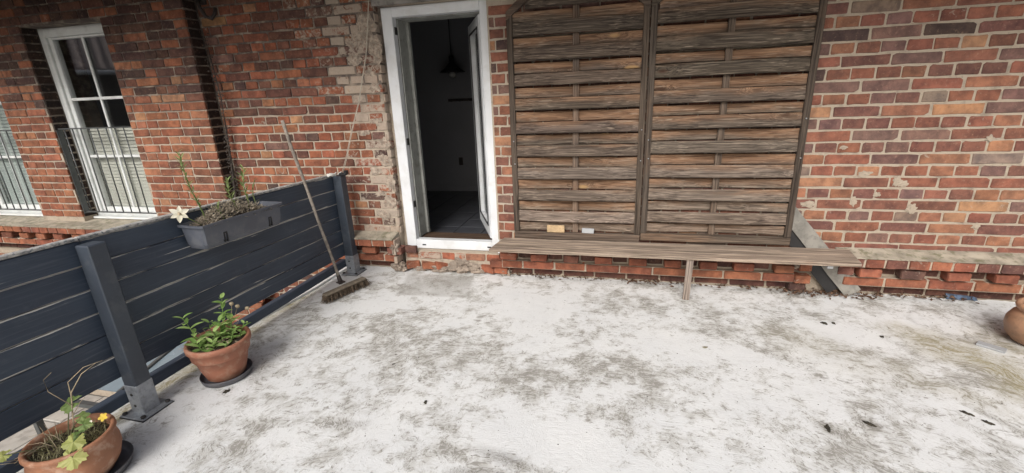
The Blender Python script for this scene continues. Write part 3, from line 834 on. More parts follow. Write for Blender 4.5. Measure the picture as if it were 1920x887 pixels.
edge = np.clip(1 - np.abs(X + 2.60 + .02 * fbm(X, Y, 6, 9)) / .10, 0, 1) * np.clip((-Y - .3) * 2, 0, 1)
moss = np.clip(moss + edge * (.45 + 1.1 * fbm(X, Y, 5, 40)), 0, 1)
dark = np.zeros_like(X)
def ring(cx, cy, r, wd, amt):
    d = np.sqrt((X - cx) ** 2 + (Y - cy) ** 2)
    return amt * np.clip(1 - np.abs(d - r) / wd, 0, 1) * np.clip(fbm(X, Y, 7, 60) * 2.2 - .4, 0, 1)
dark = dark + ring(2.15, -.42, .19, .022, .8) + ring(1.33, -.17, .08, .014, .6) + ring(1.2, -.16, .10, .014, .4) + ring(.95, -.2, .12, .014, .35)
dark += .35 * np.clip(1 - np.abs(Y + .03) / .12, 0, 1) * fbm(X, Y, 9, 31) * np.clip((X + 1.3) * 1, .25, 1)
dark += .75 * blob(-.47, -2.13, .17, .035, -12) + .8 * blob(-.50, -2.24, .2, .035, 0) + .45 * blob(-1.33, -2.06, .12, .03, 10) + .5 * blob(1.0, -1.655, .07, .03, -40) + .5 * blob(1.2, -1.585, .08, .03, -40)
dark += .5 * blob(2.38, -.55, .12, .2, -40) + .55 * blob(-2.16, -1.72, .10, .16, 40)
# worn rectangle where a door mat lay
mat_a = ((X + 1.52) * math.cos(R(0)) ) ; sk = X + 1.55 + (Y + .33) * .25
mt = (np.clip((.335 - np.abs(sk)) / .03, 0, 1) * np.clip((.235 - np.abs(Y + .335 - .05 * (X + 1.5))) / .03, 0, 1))
mt = mt * np.clip(.55 + 1.0 * (fbm(X, Y, 4, 15) - .35), 0, 1)
g = np.clip(g, 0, 1)
# ragged edge along the wall
yy = Y.copy(); last = yy[:, -1]; yy[:, -1] = last + (fbm(X[:, -1], X[:, -1] * 0, 14, 8) - .5) * .05 - .005
xx = X.copy(); xx[0, :] = xx[0, :] + np.clip(ys + 1.6, 0, 1.6) * .055
Z = np.zeros_like(X) + (fbm(X, Y, 9, 90) - .5) * .003
Z[:, -1] += .004
nx_, ny_ = X.shape
verts = np.stack([xx, yy, Z], -1).reshape(-1, 3)
idx = np.arange(nx_ * ny_).reshape(nx_, ny_)
faces = np.stack([idx[:-1, :-1], idx[1:, :-1], idx[1:, 1:], idx[:-1, 1:]], -1).reshape(-1, 4)
me = bpy.data.meshes.new('deck'); me.from_pydata(verts.tolist(), [], faces.tolist()); me.update()
me.polygons.foreach_set('use_smooth', [True] * len(me.polygons))
ca = me.color_attributes.new('Wear', 'FLOAT_COLOR', 'POINT')
ca.data.foreach_set('color', np.stack([g, moss, np.clip(dark, 0, 1), mt], -1).astype(np.float32).ravel())
def deck_material():
    t = NT('deck_coating'); P = t.pos(); x, y, z = t.xyz(P)
    a = t.n('ShaderNodeAttribute', attribute_name='Wear')
    cc = t.n('ShaderNodeSeparateColor', {0: a.outputs['Color']}).outputs; matm = a.outputs['Alpha']
    # brush strokes run in arcs, as someone standing on the deck would sweep
    warp = t.noise(P, 2.2, 3, .5)
    dx = t.math('ADD', x, t.math('MULTIPLY_ADD', warp, .9, -.45)); dy = t.math('ADD', y, 2.95)
    r_ = t.math('SQRT', t.math('ADD', t.math('MULTIPLY', dx, dx), t.math('MULTIPLY', dy, dy)))
    an = t.math('ARCTAN2', dy, dx)
    mid = t.noise(P, 11, 7, .72, .9)
    gg = t.math('ADD', cc[0], t.math('MULTIPLY_ADD', mid, 1.25, -.625))
    pv = t.comb(t.math('MULTIPLY', r_, 62.0), t.math('MULTIPLY', an, 34.0), 0.0)
    st = t.noise(pv, 1.0, 4, .7, .7)
    pv2 = t.comb(t.math('MULTIPLY', r_, 150.0), t.math('MULTIPLY', an, 95.0), 0.0)
    st2 = t.noise(pv2, 1.0, 4, .7, .5)
    fine = t.noise(P, 85, 5, .75, .6)
    flk = t.noise(P, 26, 6, .75, 1.2)
    s = t.math('ADD', t.math('MULTIPLY', st, .42), t.math('ADD', t.math('MULTIPLY', st2, .30), t.math('ADD', t.math('MULTIPLY', fine, .14), t.math('MULTIPLY', flk, .14))))
    thr = t.math('SUBTRACT', .615, t.math('MULTIPLY', gg, .17))
    f = t.ramp(t.math('SUBTRACT', s, thr), -.02, .035)
    white = t.mix(t.noise(P, 3, 4), (.595, .605, .61), (.71, .71, .695))
    white = t.mix(t.ramp(gg, .30, .80, 0, .85), white, (.43, .42, .39))
    white = t.mix(t.math('MULTIPLY', t.ramp(flk, .53, .60), t.ramp(gg, .1, .7, .12, .7)), white, (.36, .345, .31))
    grime = t.mix(t.noise(P, 13, 5, .7), (.12, .108, .092), (.28, .262, .23))
    c = t.mix(t.math('MULTIPLY', f, .66), white, grime)
    # bare worn cement where the mat lay
    mm = t.math('MULTIPLY', matm, t.ramp(fine, .3, .6, .45, .95))
    c = t.mix(mm, c, t.mix(fine, (.20, .19, .17), (.34, .325, .30)))
    ms = t.math('MULTIPLY', cc[1], t.ramp(t.math('ADD', t.math('MULTIPLY', st, .6), t.math('MULTIPLY', fine, .4)), .36, .58, .12, .95))
    c = t.mix(ms, c, t.mix(st2, (.15, .125, .05), (.36, .31, .16)))
    c = t.mix(t.math('MULTIPLY', cc[2], t.ramp(st2, .35, .6, .3, 1)), c, (.12, .105, .085))
    spot = t.ramp(t.noise(P, 30, 2, .4, .3), .735, .765)
    spot = t.math('MULTIPLY', spot, t.ramp(t.noise(P, 2.0, 2), .5, .62))
    c = t.mix(spot, c, (.05, .04, .03))
    b = t.bump(st, .35, .008); b = t.bump(st2, .4, .004, b); b = t.bump(fine, .4, .003, b)
    return t.fin(c, t.ramp(f, 0, 1, .5, .8), b, Specular_IOR_Level=.35)
me.materials.append(deck_material())
tag(link('deck', me), kind='structure')
# dark slab body under the coating
mb = MB(); mb.box(-2.60, 7, -9, .003, -.35, -.012); tag(mb.build('deck_slab', M_DARK), kind='structure')
# pale metal edge strip on the open side
E0, E1 = (-2.592, -.02), (-2.70, -1.65)
mb = MB()
pts = [(-2.598, -.015), (-2.612, -.6), (-2.678, -1.25), (-2.712, -1.7), (-2.714, -3.6)]
for (p, q) in zip(pts[:-1], pts[1:]):
    for (o0, o1, za, zb) in ((-.014, .014, -.012, .019), (-.016, -.0145, -.12, .017)):
        mb.add([(p[0] + o0, p[1], za), (p[0] + o1, p[1], za), (p[0] + o1, p[1], zb), (p[0] + o0, p[1], zb), (q[0] + o0, q[1], za), (q[0] + o1, q[1], za), (q[0] + o1, q[1], zb), (q[0] + o0, q[1], zb)],
               [(0, 1, 5, 4), (1, 2, 6, 5), (2, 3, 7, 6), (3, 0, 4, 7), (0, 3, 2, 1), (4, 5, 6, 7)])
tag(mb.build('edge_strip', M_FLASH), kind='structure')

# ------------------------------------------------------------------ lower yard
t = NT('yard_base'); P = t.pos()
yardm = t.fin(t.mix(t.noise(P, 3, 5), (.10, .095, .085), (.20, .19, .17)), .9, t.bump(t.noise(P, 30, 4), .4, .01))
mb = MB(); mb.box(-40, -2.58, -40, .02, -2.1, -2.0); mb.box(-2.58, 40, -40, -9.0, -2.1, -2.0)
yard = tag(mb.build('yard', yardm), kind='structure')
M_FLAG = simple('grey_flagstone', (.36, .345, .31), .85, .18, 4, .4, 40, coord='pos', dirt=(.18, .17, .15), dirt_amt=.5)
fm = MB(); fm.box(-.24, .24, -.24, .24, 0, .035, .006); fme = fm.mesh('flagstone', M_FLAG)
x = -8.2
while x < -3.0:
    y = -.42
    while y > -3.6:
        link('flagstone', fme, None, yard, loc=(x + rng.uniform(-.004, .004), y, -2.0 + rng.uniform(-.004, .004)), rot=(0, 0, rng.uniform(-.01, .01))); y -= .5
    x += .5

# lean-to with glass roof below the terrace edge
lt = empty('glass_lean_to', (-4.75, -1.08, -1.0), 0, 'low glazed lean-to roof seen under the dark fence', 'lean-to')
M_LGLASS = simple('milky_roof_glass', (.17, .215, .245), .25, .1, 3, .02)
for i in range(4):
    mb = MB(); mb.box(-.26, .26, -.40, .40, -.006, .006); mb.build('roof_pane', M_LGLASS, lt, loc=(i * .56 - .84, .5, .0), rot=(R(12), 0, 0))
for i in range(5):
    mb = MB(); mb.box(-.018, .018, -.42, .42, -.03, .03, .004); mb.build('roof_bar', M_RAIL, lt, loc=(i * .56 - 1.12, .5, 0), rot=(R(12), 0, 0))
mb = MB()
for x in (-1.12, 1.12): mb.box(x - .03, x + .03, -.05, .01, -1.0, -.15)
mb.box(-1.15, 1.15, -.045, .005, -.19, -.145); mb.build('lean_to_frame', M_RAIL, lt)
# white sheet just beyond the edge
mb = MB(); mb.box(-.13, .13, -.16, .16, -.006, .006, .003)
tag(mb.build('white_sheet', M_WPLASTIC, None, loc=(-2.93, -.47, -.14), rot=(R(4), R(-6), R(12))), 'white plastic sheet lying beyond the deck edge under the fence', 'sheet')
mb = MB(); mb.box(-3.06, -2.99, -.6, -.2, -2.0, -.155, .004); mb.box(-2.87, -2.80, -.6, -.2, -2.0, -.155, .004)
tag(mb.build('sheet_support', M_IRON), 'dark pair of uprights under the white plastic sheet', 'support')

# ------------------------------------------------------------------ fence
fence = empty('fence', (-2.53, -1.2, 0), 0, 'dark navy board fence with peeling paint along the open deck edge', 'fence')
def fx(y): return -2.519 + .0165 * (y + .16)      # inner face of the boards
FA = math.atan(.0165)
def top(y): return .935 - .026 * (y + .16)
bays = [(-2.18, -.17), (-4.3, -2.185)]
def fence_board(y0, y1, zc0, zc1, h, seed):
    # origin at centre, board runs along local y, thickness along x
    L = y1 - y0; mb = MB(); n = 14; vs = []; fs = []
    prof = [(0, -h / 2 + .004), (-.003, -h / 2), (-.022, -h / 2), (-.025, -h / 2 + .004), (-.025, h / 2 - .004), (-.022, h / 2), (-.003, h / 2), (0, h / 2 - .004)]
    for i in range(n + 1):
        yl = -L / 2 + L * i / n
        wv = mnoise.noise(Vector((yl * 2.2, seed * 3.1, 0))) * .003
        for k, (px, pz) in enumerate(prof):
            rz = mnoise.noise(Vector((yl * 6, seed * 5.7 + (k > 3), 2))) * .002
            vs.append((px + wv, yl, pz + rz))
    for i in range(n):
        for k in range(8): fs.append((i * 8 + k, i * 8 + (k + 1) % 8, (i + 1) * 8 + (k + 1) % 8, (i + 1) * 8 + k))
    fs += [tuple(range(7, -1, -1)), tuple(n * 8 + k for k in range(8))]
    mb.add(vs, fs)
    yc_ = (y0 + y1) / 2
    return mb.build('board', M_FENCE, fence, loc=(fx(yc_) + 2.53, yc_ + 1.2, (zc0 + zc1) / 2), rot=(math.atan2(zc1 - zc0, L), 0, -FA))
HB = .124
s = 0
for (y0, y1) in bays:
    for i in range(6):
        s += 1
        d = HB / 2 + i * (HB + .0025)
        o = fence_board(y0 + .002, y1 - .002, top(y0) - d, top(y1) - d, HB - rng.uniform(0, .003), s)
        o.location.x += rng.uniform(-.003, .0)
    mb = MB(); L = y1 - y0; yc_ = (y0 + y1) / 2
    mb.box(-.055, -.004, -L / 2 + .01, L / 2 - .01, -.034, .034, .005)
    mb.build('bottom_rail', M_FENCE, fence, loc=(fx(yc_) + 2.53, yc_ + 1.2, .105), rot=(0, 0, -FA))
    mb = MB(); mb.box(-.034, .004, -L / 2, L / 2, 0, .016, .003)
    mb.build('cap_strip', M_CAP, fence, loc=(fx(yc_) + 2.53, yc_ + 1.2, (top(y0) + top(y1)) / 2 + .002), rot=(math.atan2(top(y1) - top(y0), L), 0, -FA))
def post(y, zt):
    x = fx(y) + .0455
    pz = .185
    mb = MB(); mb.box(-.0425, .0425, -.0425, .0425, pz - .02, zt, .005)
    p = mb.build('post', M_POST, fence, loc=(x + 2.53, y + 1.2, 0), rot=(0, 0, -FA))
    mb = MB(); e = .0445
    mb.box(-e, e, -e, e, .008, pz, .003)
    mb.box(-.082, .082, -.085, .085, .004, .012, .001)
    mb.build('post_shoe', M_GALV, p)
    mb = MB(); mb.box(-.086, .086, -.089, .089, .0005, .0035); mb.build('shoe_pad', M_RUBBER, p)
    for (a, b) in ((-.065, -.068), (.065, -.068), (-.065, .068), (.065, .068)):
        mb = MB(); mb.lathe([(.011, .0), (.013, .004), (.012, .010), (.006, .012), (.0005, .0122)], 8, (a, b, .0125)); mb.build('bolt', M_BOLT, p)
    mb = MB()
    for z in (.06, .13):
        mb.tube([(-.005, -e + .001, z), (-.005, -e - .003, z)], .008, 8)
    mb.build('screw_head', M_BOLT, p)
post(-2.17, .972); post(-.165, .94); post(-4.26, 1.03)

# ------------------------------------------------------------------ privacy screens
def slat_mesh(L, h, bow, seed):
    n = 9; vs = []; fs = []
    prof = [(-.004, -h / 2 + .002), (-.006, -h / 2 + .006), (-.006, h / 2 - .005), (-.004, h / 2), (.005, h / 2), (.005, -h / 2)]
    r = random.Random(seed)
    for i in range(n + 1):
        u = i / n; x = -L / 2 + L * u
        yb = bow * math.sin(math.pi * u) ** 1.0
        for k, (py, pz) in enumerate(prof):
            vs.append((x, py + yb + (r.uniform(-.001, .001) if 0 < i < n else 0), pz + mnoise.noise(Vector((x * 5, seed * 2.7 + k, 0))) * .002))
    for i in range(n):
        for k in range(6): fs.append((i * 6 + k, i * 6 + (k + 1) % 6, (i + 1) * 6 + (k + 1) % 6, (i + 1) * 6 + k))
    fs += [tuple(range(5, -1, -1)), tuple(n * 6 + k for k in range(6))]
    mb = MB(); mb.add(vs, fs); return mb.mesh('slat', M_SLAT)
def screen(x0, x1, y, zb, label, lathx, seed, side):
    """x0,x1 outer edges; y centre plane; zb underside of bottom rail"""
    g_ = empty('privacy_screen', ((x0 + x1) / 2, y, 0), 0, label, 'wooden screen', 'wooden slat screens leaning on the brick wall')
    ox, oy = (x0 + x1) / 2, y
    r = random.Random(seed)
    def tone(k=1.0, warm=0.0):
        v = r.uniform(.8, 1.2) * k
        return (v * r.uniform(1.02, 1.10), v, v * r.uniform(.90, .97), warm)
    zt = 2.155
    for i, (a, b) in enumerate(((x0, x0 + .046), (x1 - .046, x1))):
        mb = MB(); mb.box(-.023, .023, -.024, .024, zb + .062, zt, .004)
        for sgn in (-1,): pass
        o = mb.build('stile', M_WOODZ, g_, loc=((a + b) / 2 - ox, 0, 0)); o.color = tone(.75, .12)
    mb = MB(); mb.box(-(x1 - x0) / 2, (x1 - x0) / 2, -.026, .024, 0, .06, .004)
    o = mb.build('bottom_rail', M_WOODX, g_, loc=(0, 0, zb)); o.color = tone(1.2, .25)
    # arched top rail: rises from each stile to the middle
    mb = MB(); n = 14; vs = []; fs = []
    W = (x1 - x0) / 2
    for i in range(n + 1):
        u = -1 + 2 * i / n
        zz_ = 2.105 + .27 * (1 - abs(u) ** 1.7)
        for (py, dz) in ((-.027, 0), (-.027, .062), (.02, .062), (.02, 0)): vs.append((u * W, py, zz_ + dz))
    for i in range(n):
        for k in range(4): fs.append((i * 4 + k, i * 4 + (k + 1) % 4, i * 4 + 4 + (k + 1) % 4, i * 4 + 4 + k))
    fs += [(3, 2, 1, 0), tuple(n * 4 + k for k in range(4))]
    mb.add(vs, fs); o = mb.build('arched_rail', M_WOODX, g_); o.color = tone(.85, .15)
    # lath that the slats weave round
    mb = MB(); mb.box(-.0235, .0235, -.009, .006, zb + .062, 2.36, .002)
    o = mb.build('lath', M_WOODZ, g_, loc=(lathx - ox, 0, 0)); o.color = tone(1.0, .3)
    L = x1 - x0 - .05; k = 0
    z = zb + .062 + .047
    back = True
    while z < 2.36:
        h = .096 + r.uniform(-.004, .004)
        Lk = L
        if z > 2.12:
            fr = min(1.0, (2.36 - z) / .27 + .12); Lk = L * max(.25, fr) ** .6
        if back:
            warm = r.uniform(.55, .8) if z > .62 else r.uniform(.3, .5)
            if r.random() < .2: warm -= .2
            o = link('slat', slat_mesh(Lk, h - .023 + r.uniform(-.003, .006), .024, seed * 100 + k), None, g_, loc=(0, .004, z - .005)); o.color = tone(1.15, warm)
            wz = max(0, min(1, (1.25 - z) / .75)); o.color = (o.color[0] * (1 + .5 * wz), o.color[1] * (1 + .5 * wz), o.color[2] * (1 + .5 * wz), warm - .12 * wz)
        else:
            warm = r.uniform(-.1, .38)
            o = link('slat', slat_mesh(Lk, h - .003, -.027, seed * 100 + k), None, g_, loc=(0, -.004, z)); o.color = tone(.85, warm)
            wz = max(0, min(1, (1.45 - z) / .9)) * r.uniform(.7, 1.25); o.color = (o.color[0] * (1 + .75 * wz), o.color[1] * (1 + .77 * wz), o.color[2] * (1 + .8 * wz), warm)
        o.rotation_euler = (R(r.uniform(-1.5, 1.5)) + R(-6 if not back else 3), R(r.uniform(-.15, .15)), 0)
        z += .0915; back = not back; k += 1
    # screws through the laths and the stiles
    sc = MB()
    for i in range(5):
        sc.lathe([(.0045, 0), (.0045, .003), (.001, .004)], 6, (0, 0, 0))
    sm_ = MB(); sm_.tube([(0, 0, 0), (0, -.004, 0)], .0052, 8); sme = sm_.mesh('screw', M_ZINC)
    for (sx, sz) in ((-W + .025, 1.19), (-W + .03, 1.02), (W - .022, 1.30), (W - .02, 1.06)):
        link('screw', sme, None, g_, loc=(sx, -.025, sz + r.uniform(-.05, .05)))
    for i in range(4):
        link('screw', sme, None, g_, loc=(lathx - ox + r.uniform(-.012, .012), -.0265, zb + .2 + .366 * i + r.uniform(0, .03)))
    return g_
screen(-.893, .159, -.045, .375, 'left weathered slat screen, next to the open white door', -.366, 3, 0)
screen(.165, 1.265, -.045, .392, 'right weathered slat screen, beside the bare brick wall', .702, 7, 1)

# small blocks lying on the bottom rail of the left screen
mb = MB(); mb.box(-.075, .075, -.012, .012, 0, .062, .003)
tag(mb.build('wood_block', M_BLOCK, None, loc=(-.53, -.062, .437), rot=(R(-6), 0, 0)), 'small raw pine block on the bottom rail of the left screen', 'wood block')
mb = MB(); mb.box(-.05, .05, -.012, .012, 0, .042, .003)
tag(mb.build('plastic_block', M_GREYPL, None, loc=(-.26, -.062, .437), rot=(R(-10), R(2), 0)), 'small white plastic block on the bottom rail of the left screen', 'block')
# ------------------------------------------------------------------ plank bench
bench = empty('plank_bench', (.3, -.2, 0), 0, 'long grey weathered plank bench under the slat screens', 'bench')
mb = MB(); n = 20; vs = []; fs = []
for i in range(n + 1):
    u = i / n
    xa = -1.052 + u * (1.635 + 1.052); xb = -.985 + u * (1.66 + .985)
    dz = mnoise.noise(Vector((u * 9, 1, 0))) * .003
    zf = .360 + .006 * u; 
    for (x, y, z) in ((xa, -.335, zf - .026), (xa, -.338, zf - .003), (xa + .003, -.333, zf), ((xa + xb) / 2, -.2, zf + .008), (xb, -.072, zf + .014), (xb, -.070, zf - .012)):
        vs.append((x - .3, y + .2, z + dz))
for i in range(n):
    for k in range(6): fs.append((i * 6 + k, i * 6 + (k + 1) % 6, i * 6 + 6 + (k + 1) % 6, i * 6 + 6 + k))
fs += [tuple(range(5, -1, -1)), tuple(n * 6 + k for k in range(6))]
mb.add(vs, fs); o = mb.build('seat', M_WOODX, bench); o.color = (2.9, 2.8, 2.6, .16)
mb = MB(); mb.box(-.024, .024, -.012, .012, 0, .332, .003)
o = mb.build('leg', M_WOODZ, bench, loc=(.517 - .3, -.312 + .2, .001), rot=(0, R(1.5), 0)); o.color = (2.6, 2.6, 2.6, -.9)
for x in (.30, 1.46):
    mb = MB(); mb.box(-.018, .018, -.012, .012, -.012, .012, .002); mb.build('clip', M_GREYPL, bench, loc=(x - .3, -.30 + .2 if x > 1 else -.165 + .2, .322))

# boards leaning in the gap at the right end
def slab(name, p0, p1, wdt, th, mat, ydir=Vector((0, 1, 0))):
    p0, p1 = Vector(p0), Vector(p1); d = (p1 - p0); L = d.length; d.normalize()
    nrm = ydir - d * ydir.dot(d); nrm.normalize(); sd_ = d.cross(nrm)
    vs = []; fs = []; n = 8
    for i in range(n + 1):
        for (a, b) in ((-1, -1), (1, -1), (1, 1), (-1, 1)):
            j = mnoise.noise(Vector((i * 1.7, a * 3, b))) * .006
            vs.append(p0 + d * L * i / n + sd_ * (a * wdt / 2 + j) + nrm * (b * th / 2))
    for i in range(n):
        for k in range(4): fs.append((i * 4 + k, i * 4 + (k + 1) % 4, i * 4 + 4 + (k + 1) % 4, i * 4 + 4 + k))
    fs += [(3, 2, 1, 0), tuple(n * 4 + k for k in range(4))]
    mb = MB(); mb.add(vs, fs); return mb.build(name, mat)
tag(slab('leaning_board', (1.165, -.010, .735), (1.745, -.075, .03), .115, .014, M_BOARDG), 'grey cement board leaning behind the right end of the bench', 'board')
tag(slab('bitumen_sheet', (1.175, -.008, .60), (1.63, -.05, .045), .12, .008, M_TAR), 'black bitumen sheet tucked behind the leaning grey board', 'sheet')
# blue plastic at the wall foot and the white offcut on the deck
mb = MB(); n = 10; vs = []; fs = []
for i in range(n + 1):
    u = i / n
    for j in range(4):
        vs.append((2.37 + .19 * u, -.030 + .009 * j, .006 + .034 * (j / 3) * (1 - .55 * u) + mnoise.noise(Vector((u * 6, j * .8, 4))) * .007))
for i in range(n):
    for j in range(3): fs.append((i * 4 + j, i * 4 + 4 + j, i * 4 + 5 + j, i * 4 + 1 + j))
mb.add(vs, fs); o = mb.build('blue_plastic', M_BLUE)
sm_ = o.modifiers.new('thickness', 'SOLIDIFY'); sm_.thickness = .003
tag(o, 'scrap of blue plastic sheet wedged at the foot of the wall', 'plastic scrap')
mb = MB(); mb.box(-.063, .063, -.0275, .0275, 0, .011, .0015)
tag(mb.build('white_tile', M_GREYPL, None, loc=(2.212, -.725, .003), rot=(0, 0, R(-42))), 'white rectangular tile offcut lying on the mossy deck', 'tile')

# ------------------------------------------------------------------ leaf litter and dirt
def litter(n, fn, name, size):
    mb = MB()
    for i in range(n):
        x, y, z = fn()
        s_ = size * rng.uniform(.5, 1.3)
        Mx = Matrix.Translation((x, y, z)) @ Matrix.Rotation(rng.uniform(0, 6.28), 4, 'Z') @ Matrix.Rotation(rng.uniform(-.9, .9), 4, 'X') @ Matrix.Rotation(rng.uniform(-.5, .5), 4, 'Y')
        q = [(-s_, 0, 0), (-.3 * s_, .45 * s_, .1 * s_), (.5 * s_, .35 * s_, .12 * s_), (s_, 0, 0), (.5 * s_, -.35 * s_, .15 * s_), (-.3 * s_, -.4 * s_, .1 * s_), (0, 0, .0)]
        mb.add([Mx @ Vector(p) for p in q], [(0, 6, 1), (1, 6, 2), (2, 6, 3), (3, 6, 4), (4, 6, 5), (5, 6, 0)])
    return mb
def litpos():
    while True:
        x = rng.uniform(-.95, 2.6)
        dens = .35 + .65 * max(0, mnoise.noise(Vector((x * 2.3, 0, 0)))) + (1.0 if 1.25 < x < 1.95 else 0)
        if rng.random() < dens / 1.6: break
    y = -abs(rng.gauss(0, .035)) - .005
    if 1.25 < x < 1.9: y -= abs(rng.gauss(0, .04))
    return x, y, rng.uniform(.004, .028)
tag(litter(620, litpos, 'leaf_litter', .016).build('leaf_litter', M_LITTER), 'dead brown leaves gathered along the foot of the brick wall', 'leaves', kind='stuff')
def deckcrumb():
    x = rng.uniform(-2.4, 2.6); y = -rng.uniform(.05, 2.2)
    return x, y, .004
crumbs = MB()
for i in range(240):
    x, y, z = deckcrumb(); s_ = rng.uniform(.0015, .0045)
    if fx(y) + .12 > x: continue
    crumbs.add([(x - s_, y, z - .002), (x, y - s_ * .6, z - .002), (x + s_ * 1.2, y, z - .002), (x, y + s_ * .5, z - .002), (x, y, z + s_ * .5)], [(0, 1, 4), (1, 2, 4), (2, 3, 4), (3, 0, 4)])
tag(crumbs.build('dirt_crumbs', M_CLUMP), 'tiny dark crumbs of dirt scattered over the deck', 'dirt', kind='stuff')
CL = [((1.379, -.557), (.030, .02), 'black moss clump on the deck, left of a close pair by the wall'), ((1.441, -.547), (.02, .013), 'black moss clump on the deck, right of a close pair by the wall'),
      ((1.659, -.688), (.018, .014), 'lone black moss crumb on the white deck before the leaning board'), ((-.997, -1.83), (.012, .02), 'small black clump in the middle of the stained deck'),
      ((-2.19, -1.955), (.026, .02), 'black moss clump in front of the round plastic saucer'), ((1.0, -1.655), (.036, .014), 'brown moss tuft on the deck, left of two tufts at lower right'),
      ((1.20, -1.585), (.034, .013), 'brown moss tuft on the deck, right of two tufts at lower right'), ((1.685, -1.418), (.035, .008), 'thin black streak of moss, upper of two at lower right'),
      ((1.735, -1.475), (.03, .009), 'thin black streak of moss, lower of two at lower right'), ((.552, -1.006), (.022, .011), 'flat grey pebble on the deck before the bench leg')]
for i, (c, r2, lb) in enumerate(CL):
    nm = 'pebble' if 'pebble' in lb else 'moss_clump'
    o = lump(nm, (c[0], c[1], .003), (r2[0] * .62, r2[1] * .62, .007), M_STONE if nm == 'pebble' else M_CLUMP, None, 30 + i, 3, .75, rot=(0, 0, R(-40 if c[0] > 1 else rng.uniform(0, 90))))
    tag(o, lb, 'pebble' if nm == 'pebble' else 'moss', None if nm == 'pebble' else 'dark moss clumps on the deck')

# ------------------------------------------------------------------ plants helpers
def leaf_mesh(name, L, W, mat, fold=.25, droop=.2, n=5):
    vs = []; fs = []
    for i in range(n + 1):
        u = i / n; w_ = W * math.sin(math.pi * (u * .93 + .05)) ** .8 * (1 - .25 * u)
        if i == n: w_ = .0002
        z = -droop * L * u * u
        vs += [(-w_, L * u, z + fold * w_), (0, L * u, z), (w_, L * u, z + fold * w_)]
    for i in range(n):
        a = i * 3; fs += [(a, a + 1, a + 4, a + 3), (a + 1, a + 2, a + 5, a + 4)]
    mb = MB(); mb.add(vs, fs, True); return mb.mesh(name, mat)
def lobed_leaf(name, Rr, mat, seed):
    r = random.Random(seed); n = 30; vs = [(0, 0, 0)]; fs = []
    for i in range(n):
        a = -2.75 + 5.5 * i / (n - 1)
        lob = .72 + .28 * abs(math.cos(2.5 * a * .92))
        rad = Rr * lob * (1 if i % 2 else .88) * r.uniform(.95, 1.05)
        vs.append((rad * math.sin(a), rad * math.cos(a), -.22 * rad * (rad / Rr) + .10 * rad * math.cos(5 * a)))
    for i in range(1, n): fs.append((0, i, i + 1))
    mb = MB(); mb.add(vs, fs, False); return mb.mesh(name, mat)
def orient(o, loc, d, up=Vector((0, 0, 1)), scale=1.0):
    """local +y along d, local +z as near up as possible"""
    d = Vector(d).normalized(); x = d.cross(up)
    if x.length < 1e-3: x = Vector((1, 0, 0))
    x.normalize(); z = x.cross(d)
    m_ = Matrix((x, d, z)).transposed().to_4x4(); m_ = m_ @ Matrix.Scale(scale, 4); m_.translation = Vector(loc)
    o.matrix_local = m_
    return o

# ------------------------------------------------------------------ pots
def soil_disc(name, r, z, parent, seed):
    mb = MB(); n = 20; vs = [(0, 0, z + .012)]; fs = []
    for k in range(1, 4):
        for i in range(n):
            a = 2 * math.pi * i / n; rr = r * k / 3
            vs.append((rr * math.cos(a), rr * math.sin(a), z + .012 * (1 - k / 3) + mnoise.noise(Vector((a * 3, k, seed))) * .008))
    for i in range(n): fs.append((0, 1 + i, 1 + (i + 1) % n))
    for k in range(2):
        for i in range(n): fs.append((1 + k * n + i, 1 + (k + 1) * n + i, 1 + (k + 1) * n + (i + 1) % n, 1 + k * n + (i + 1) % n))
    mb.add(vs, fs, True); return mb.build(name, M_SOIL, parent)
def saucer(c, r, label):
    mb = MB(); mb.lathe([(.001, .004), (r * .86, .004), (r * .95, .006), (r, .030), (r * 1.02, .034), (r * 1.03, .030), (r * .97, -.001), (r * .9, -.004)][::-1], 40)
    return tag(mb.build('saucer', M_PLASTIC, None, loc=(c[0], c[1], .006)), label, 'saucer')
P2 = (-2.318, -1.815)
saucer(P2, .137, 'round dark plastic saucer under the mint pot')
pot = empty('flower_pot', (P2[0], P2[1], .014), 0, 'terracotta pot with a ribbed rim holding green mint', 'flower pot')
mb = MB()
mb.lathe([(.092, 0), (.104, .012), (.124, .075), (.142, .145), (.150, .150), (.155, .160), (.160, .205), (.171, .212), (.173, .235), (.168, .246), (.156, .246), (.150, .235), (.146, .20), (.02, .19)], 48, wob=.004)
mb.build('pot_body', M_TERRA, pot); soil_disc('soil', .150, .215, pot, 2)
P1 = (-2.325, -2.60)
saucer((-2.335, -2.585), .168, 'wide dark plastic saucer under the pansy bowl')
pot1 = empty('flower_pot', (P1[0], P1[1], .014), 0, 'worn terracotta bowl with pansies and geranium leaves', 'flower pot'); pot1.scale = (.95, .95, .93)
mb = MB()
mb.lathe([(.10, 0), (.115, .01), (.148, .06), (.165, .115), (.166, .15), (.158, .185), (.160, .20), (.167, .212), (.166, .225), (.158, .232), (.148, .228), (.143, .21), (.146, .17), (.02, .165)], 48, wob=.006)
mb.build('pot_body', M_TERRA2, pot1); soil_disc('soil', .145, .185, pot1, 5)
PR = (2.505, -.63)
potr = empty('flower_pot', (PR[0], PR[1], .002), 0, 'round bellied brown clay pot, empty, at the right edge', 'flower pot'); potr.scale = (.98, .98, .98)
mb = MB()
mb.lathe([(.10, 0), (.125, .012), (.155, .05), (.170, .10), (.168, .145), (.150, .185), (.132, .205), (.130, .215), (.140, .222), (.146, .236), (.143, .25), (.132, .256), (.120, .25), (.114, .235), (.13, .19), (.145, .12), (.11, .03), (.01, .02)], 48, wob=.003)
mb.build('pot_body', M_TERRA3, potr)

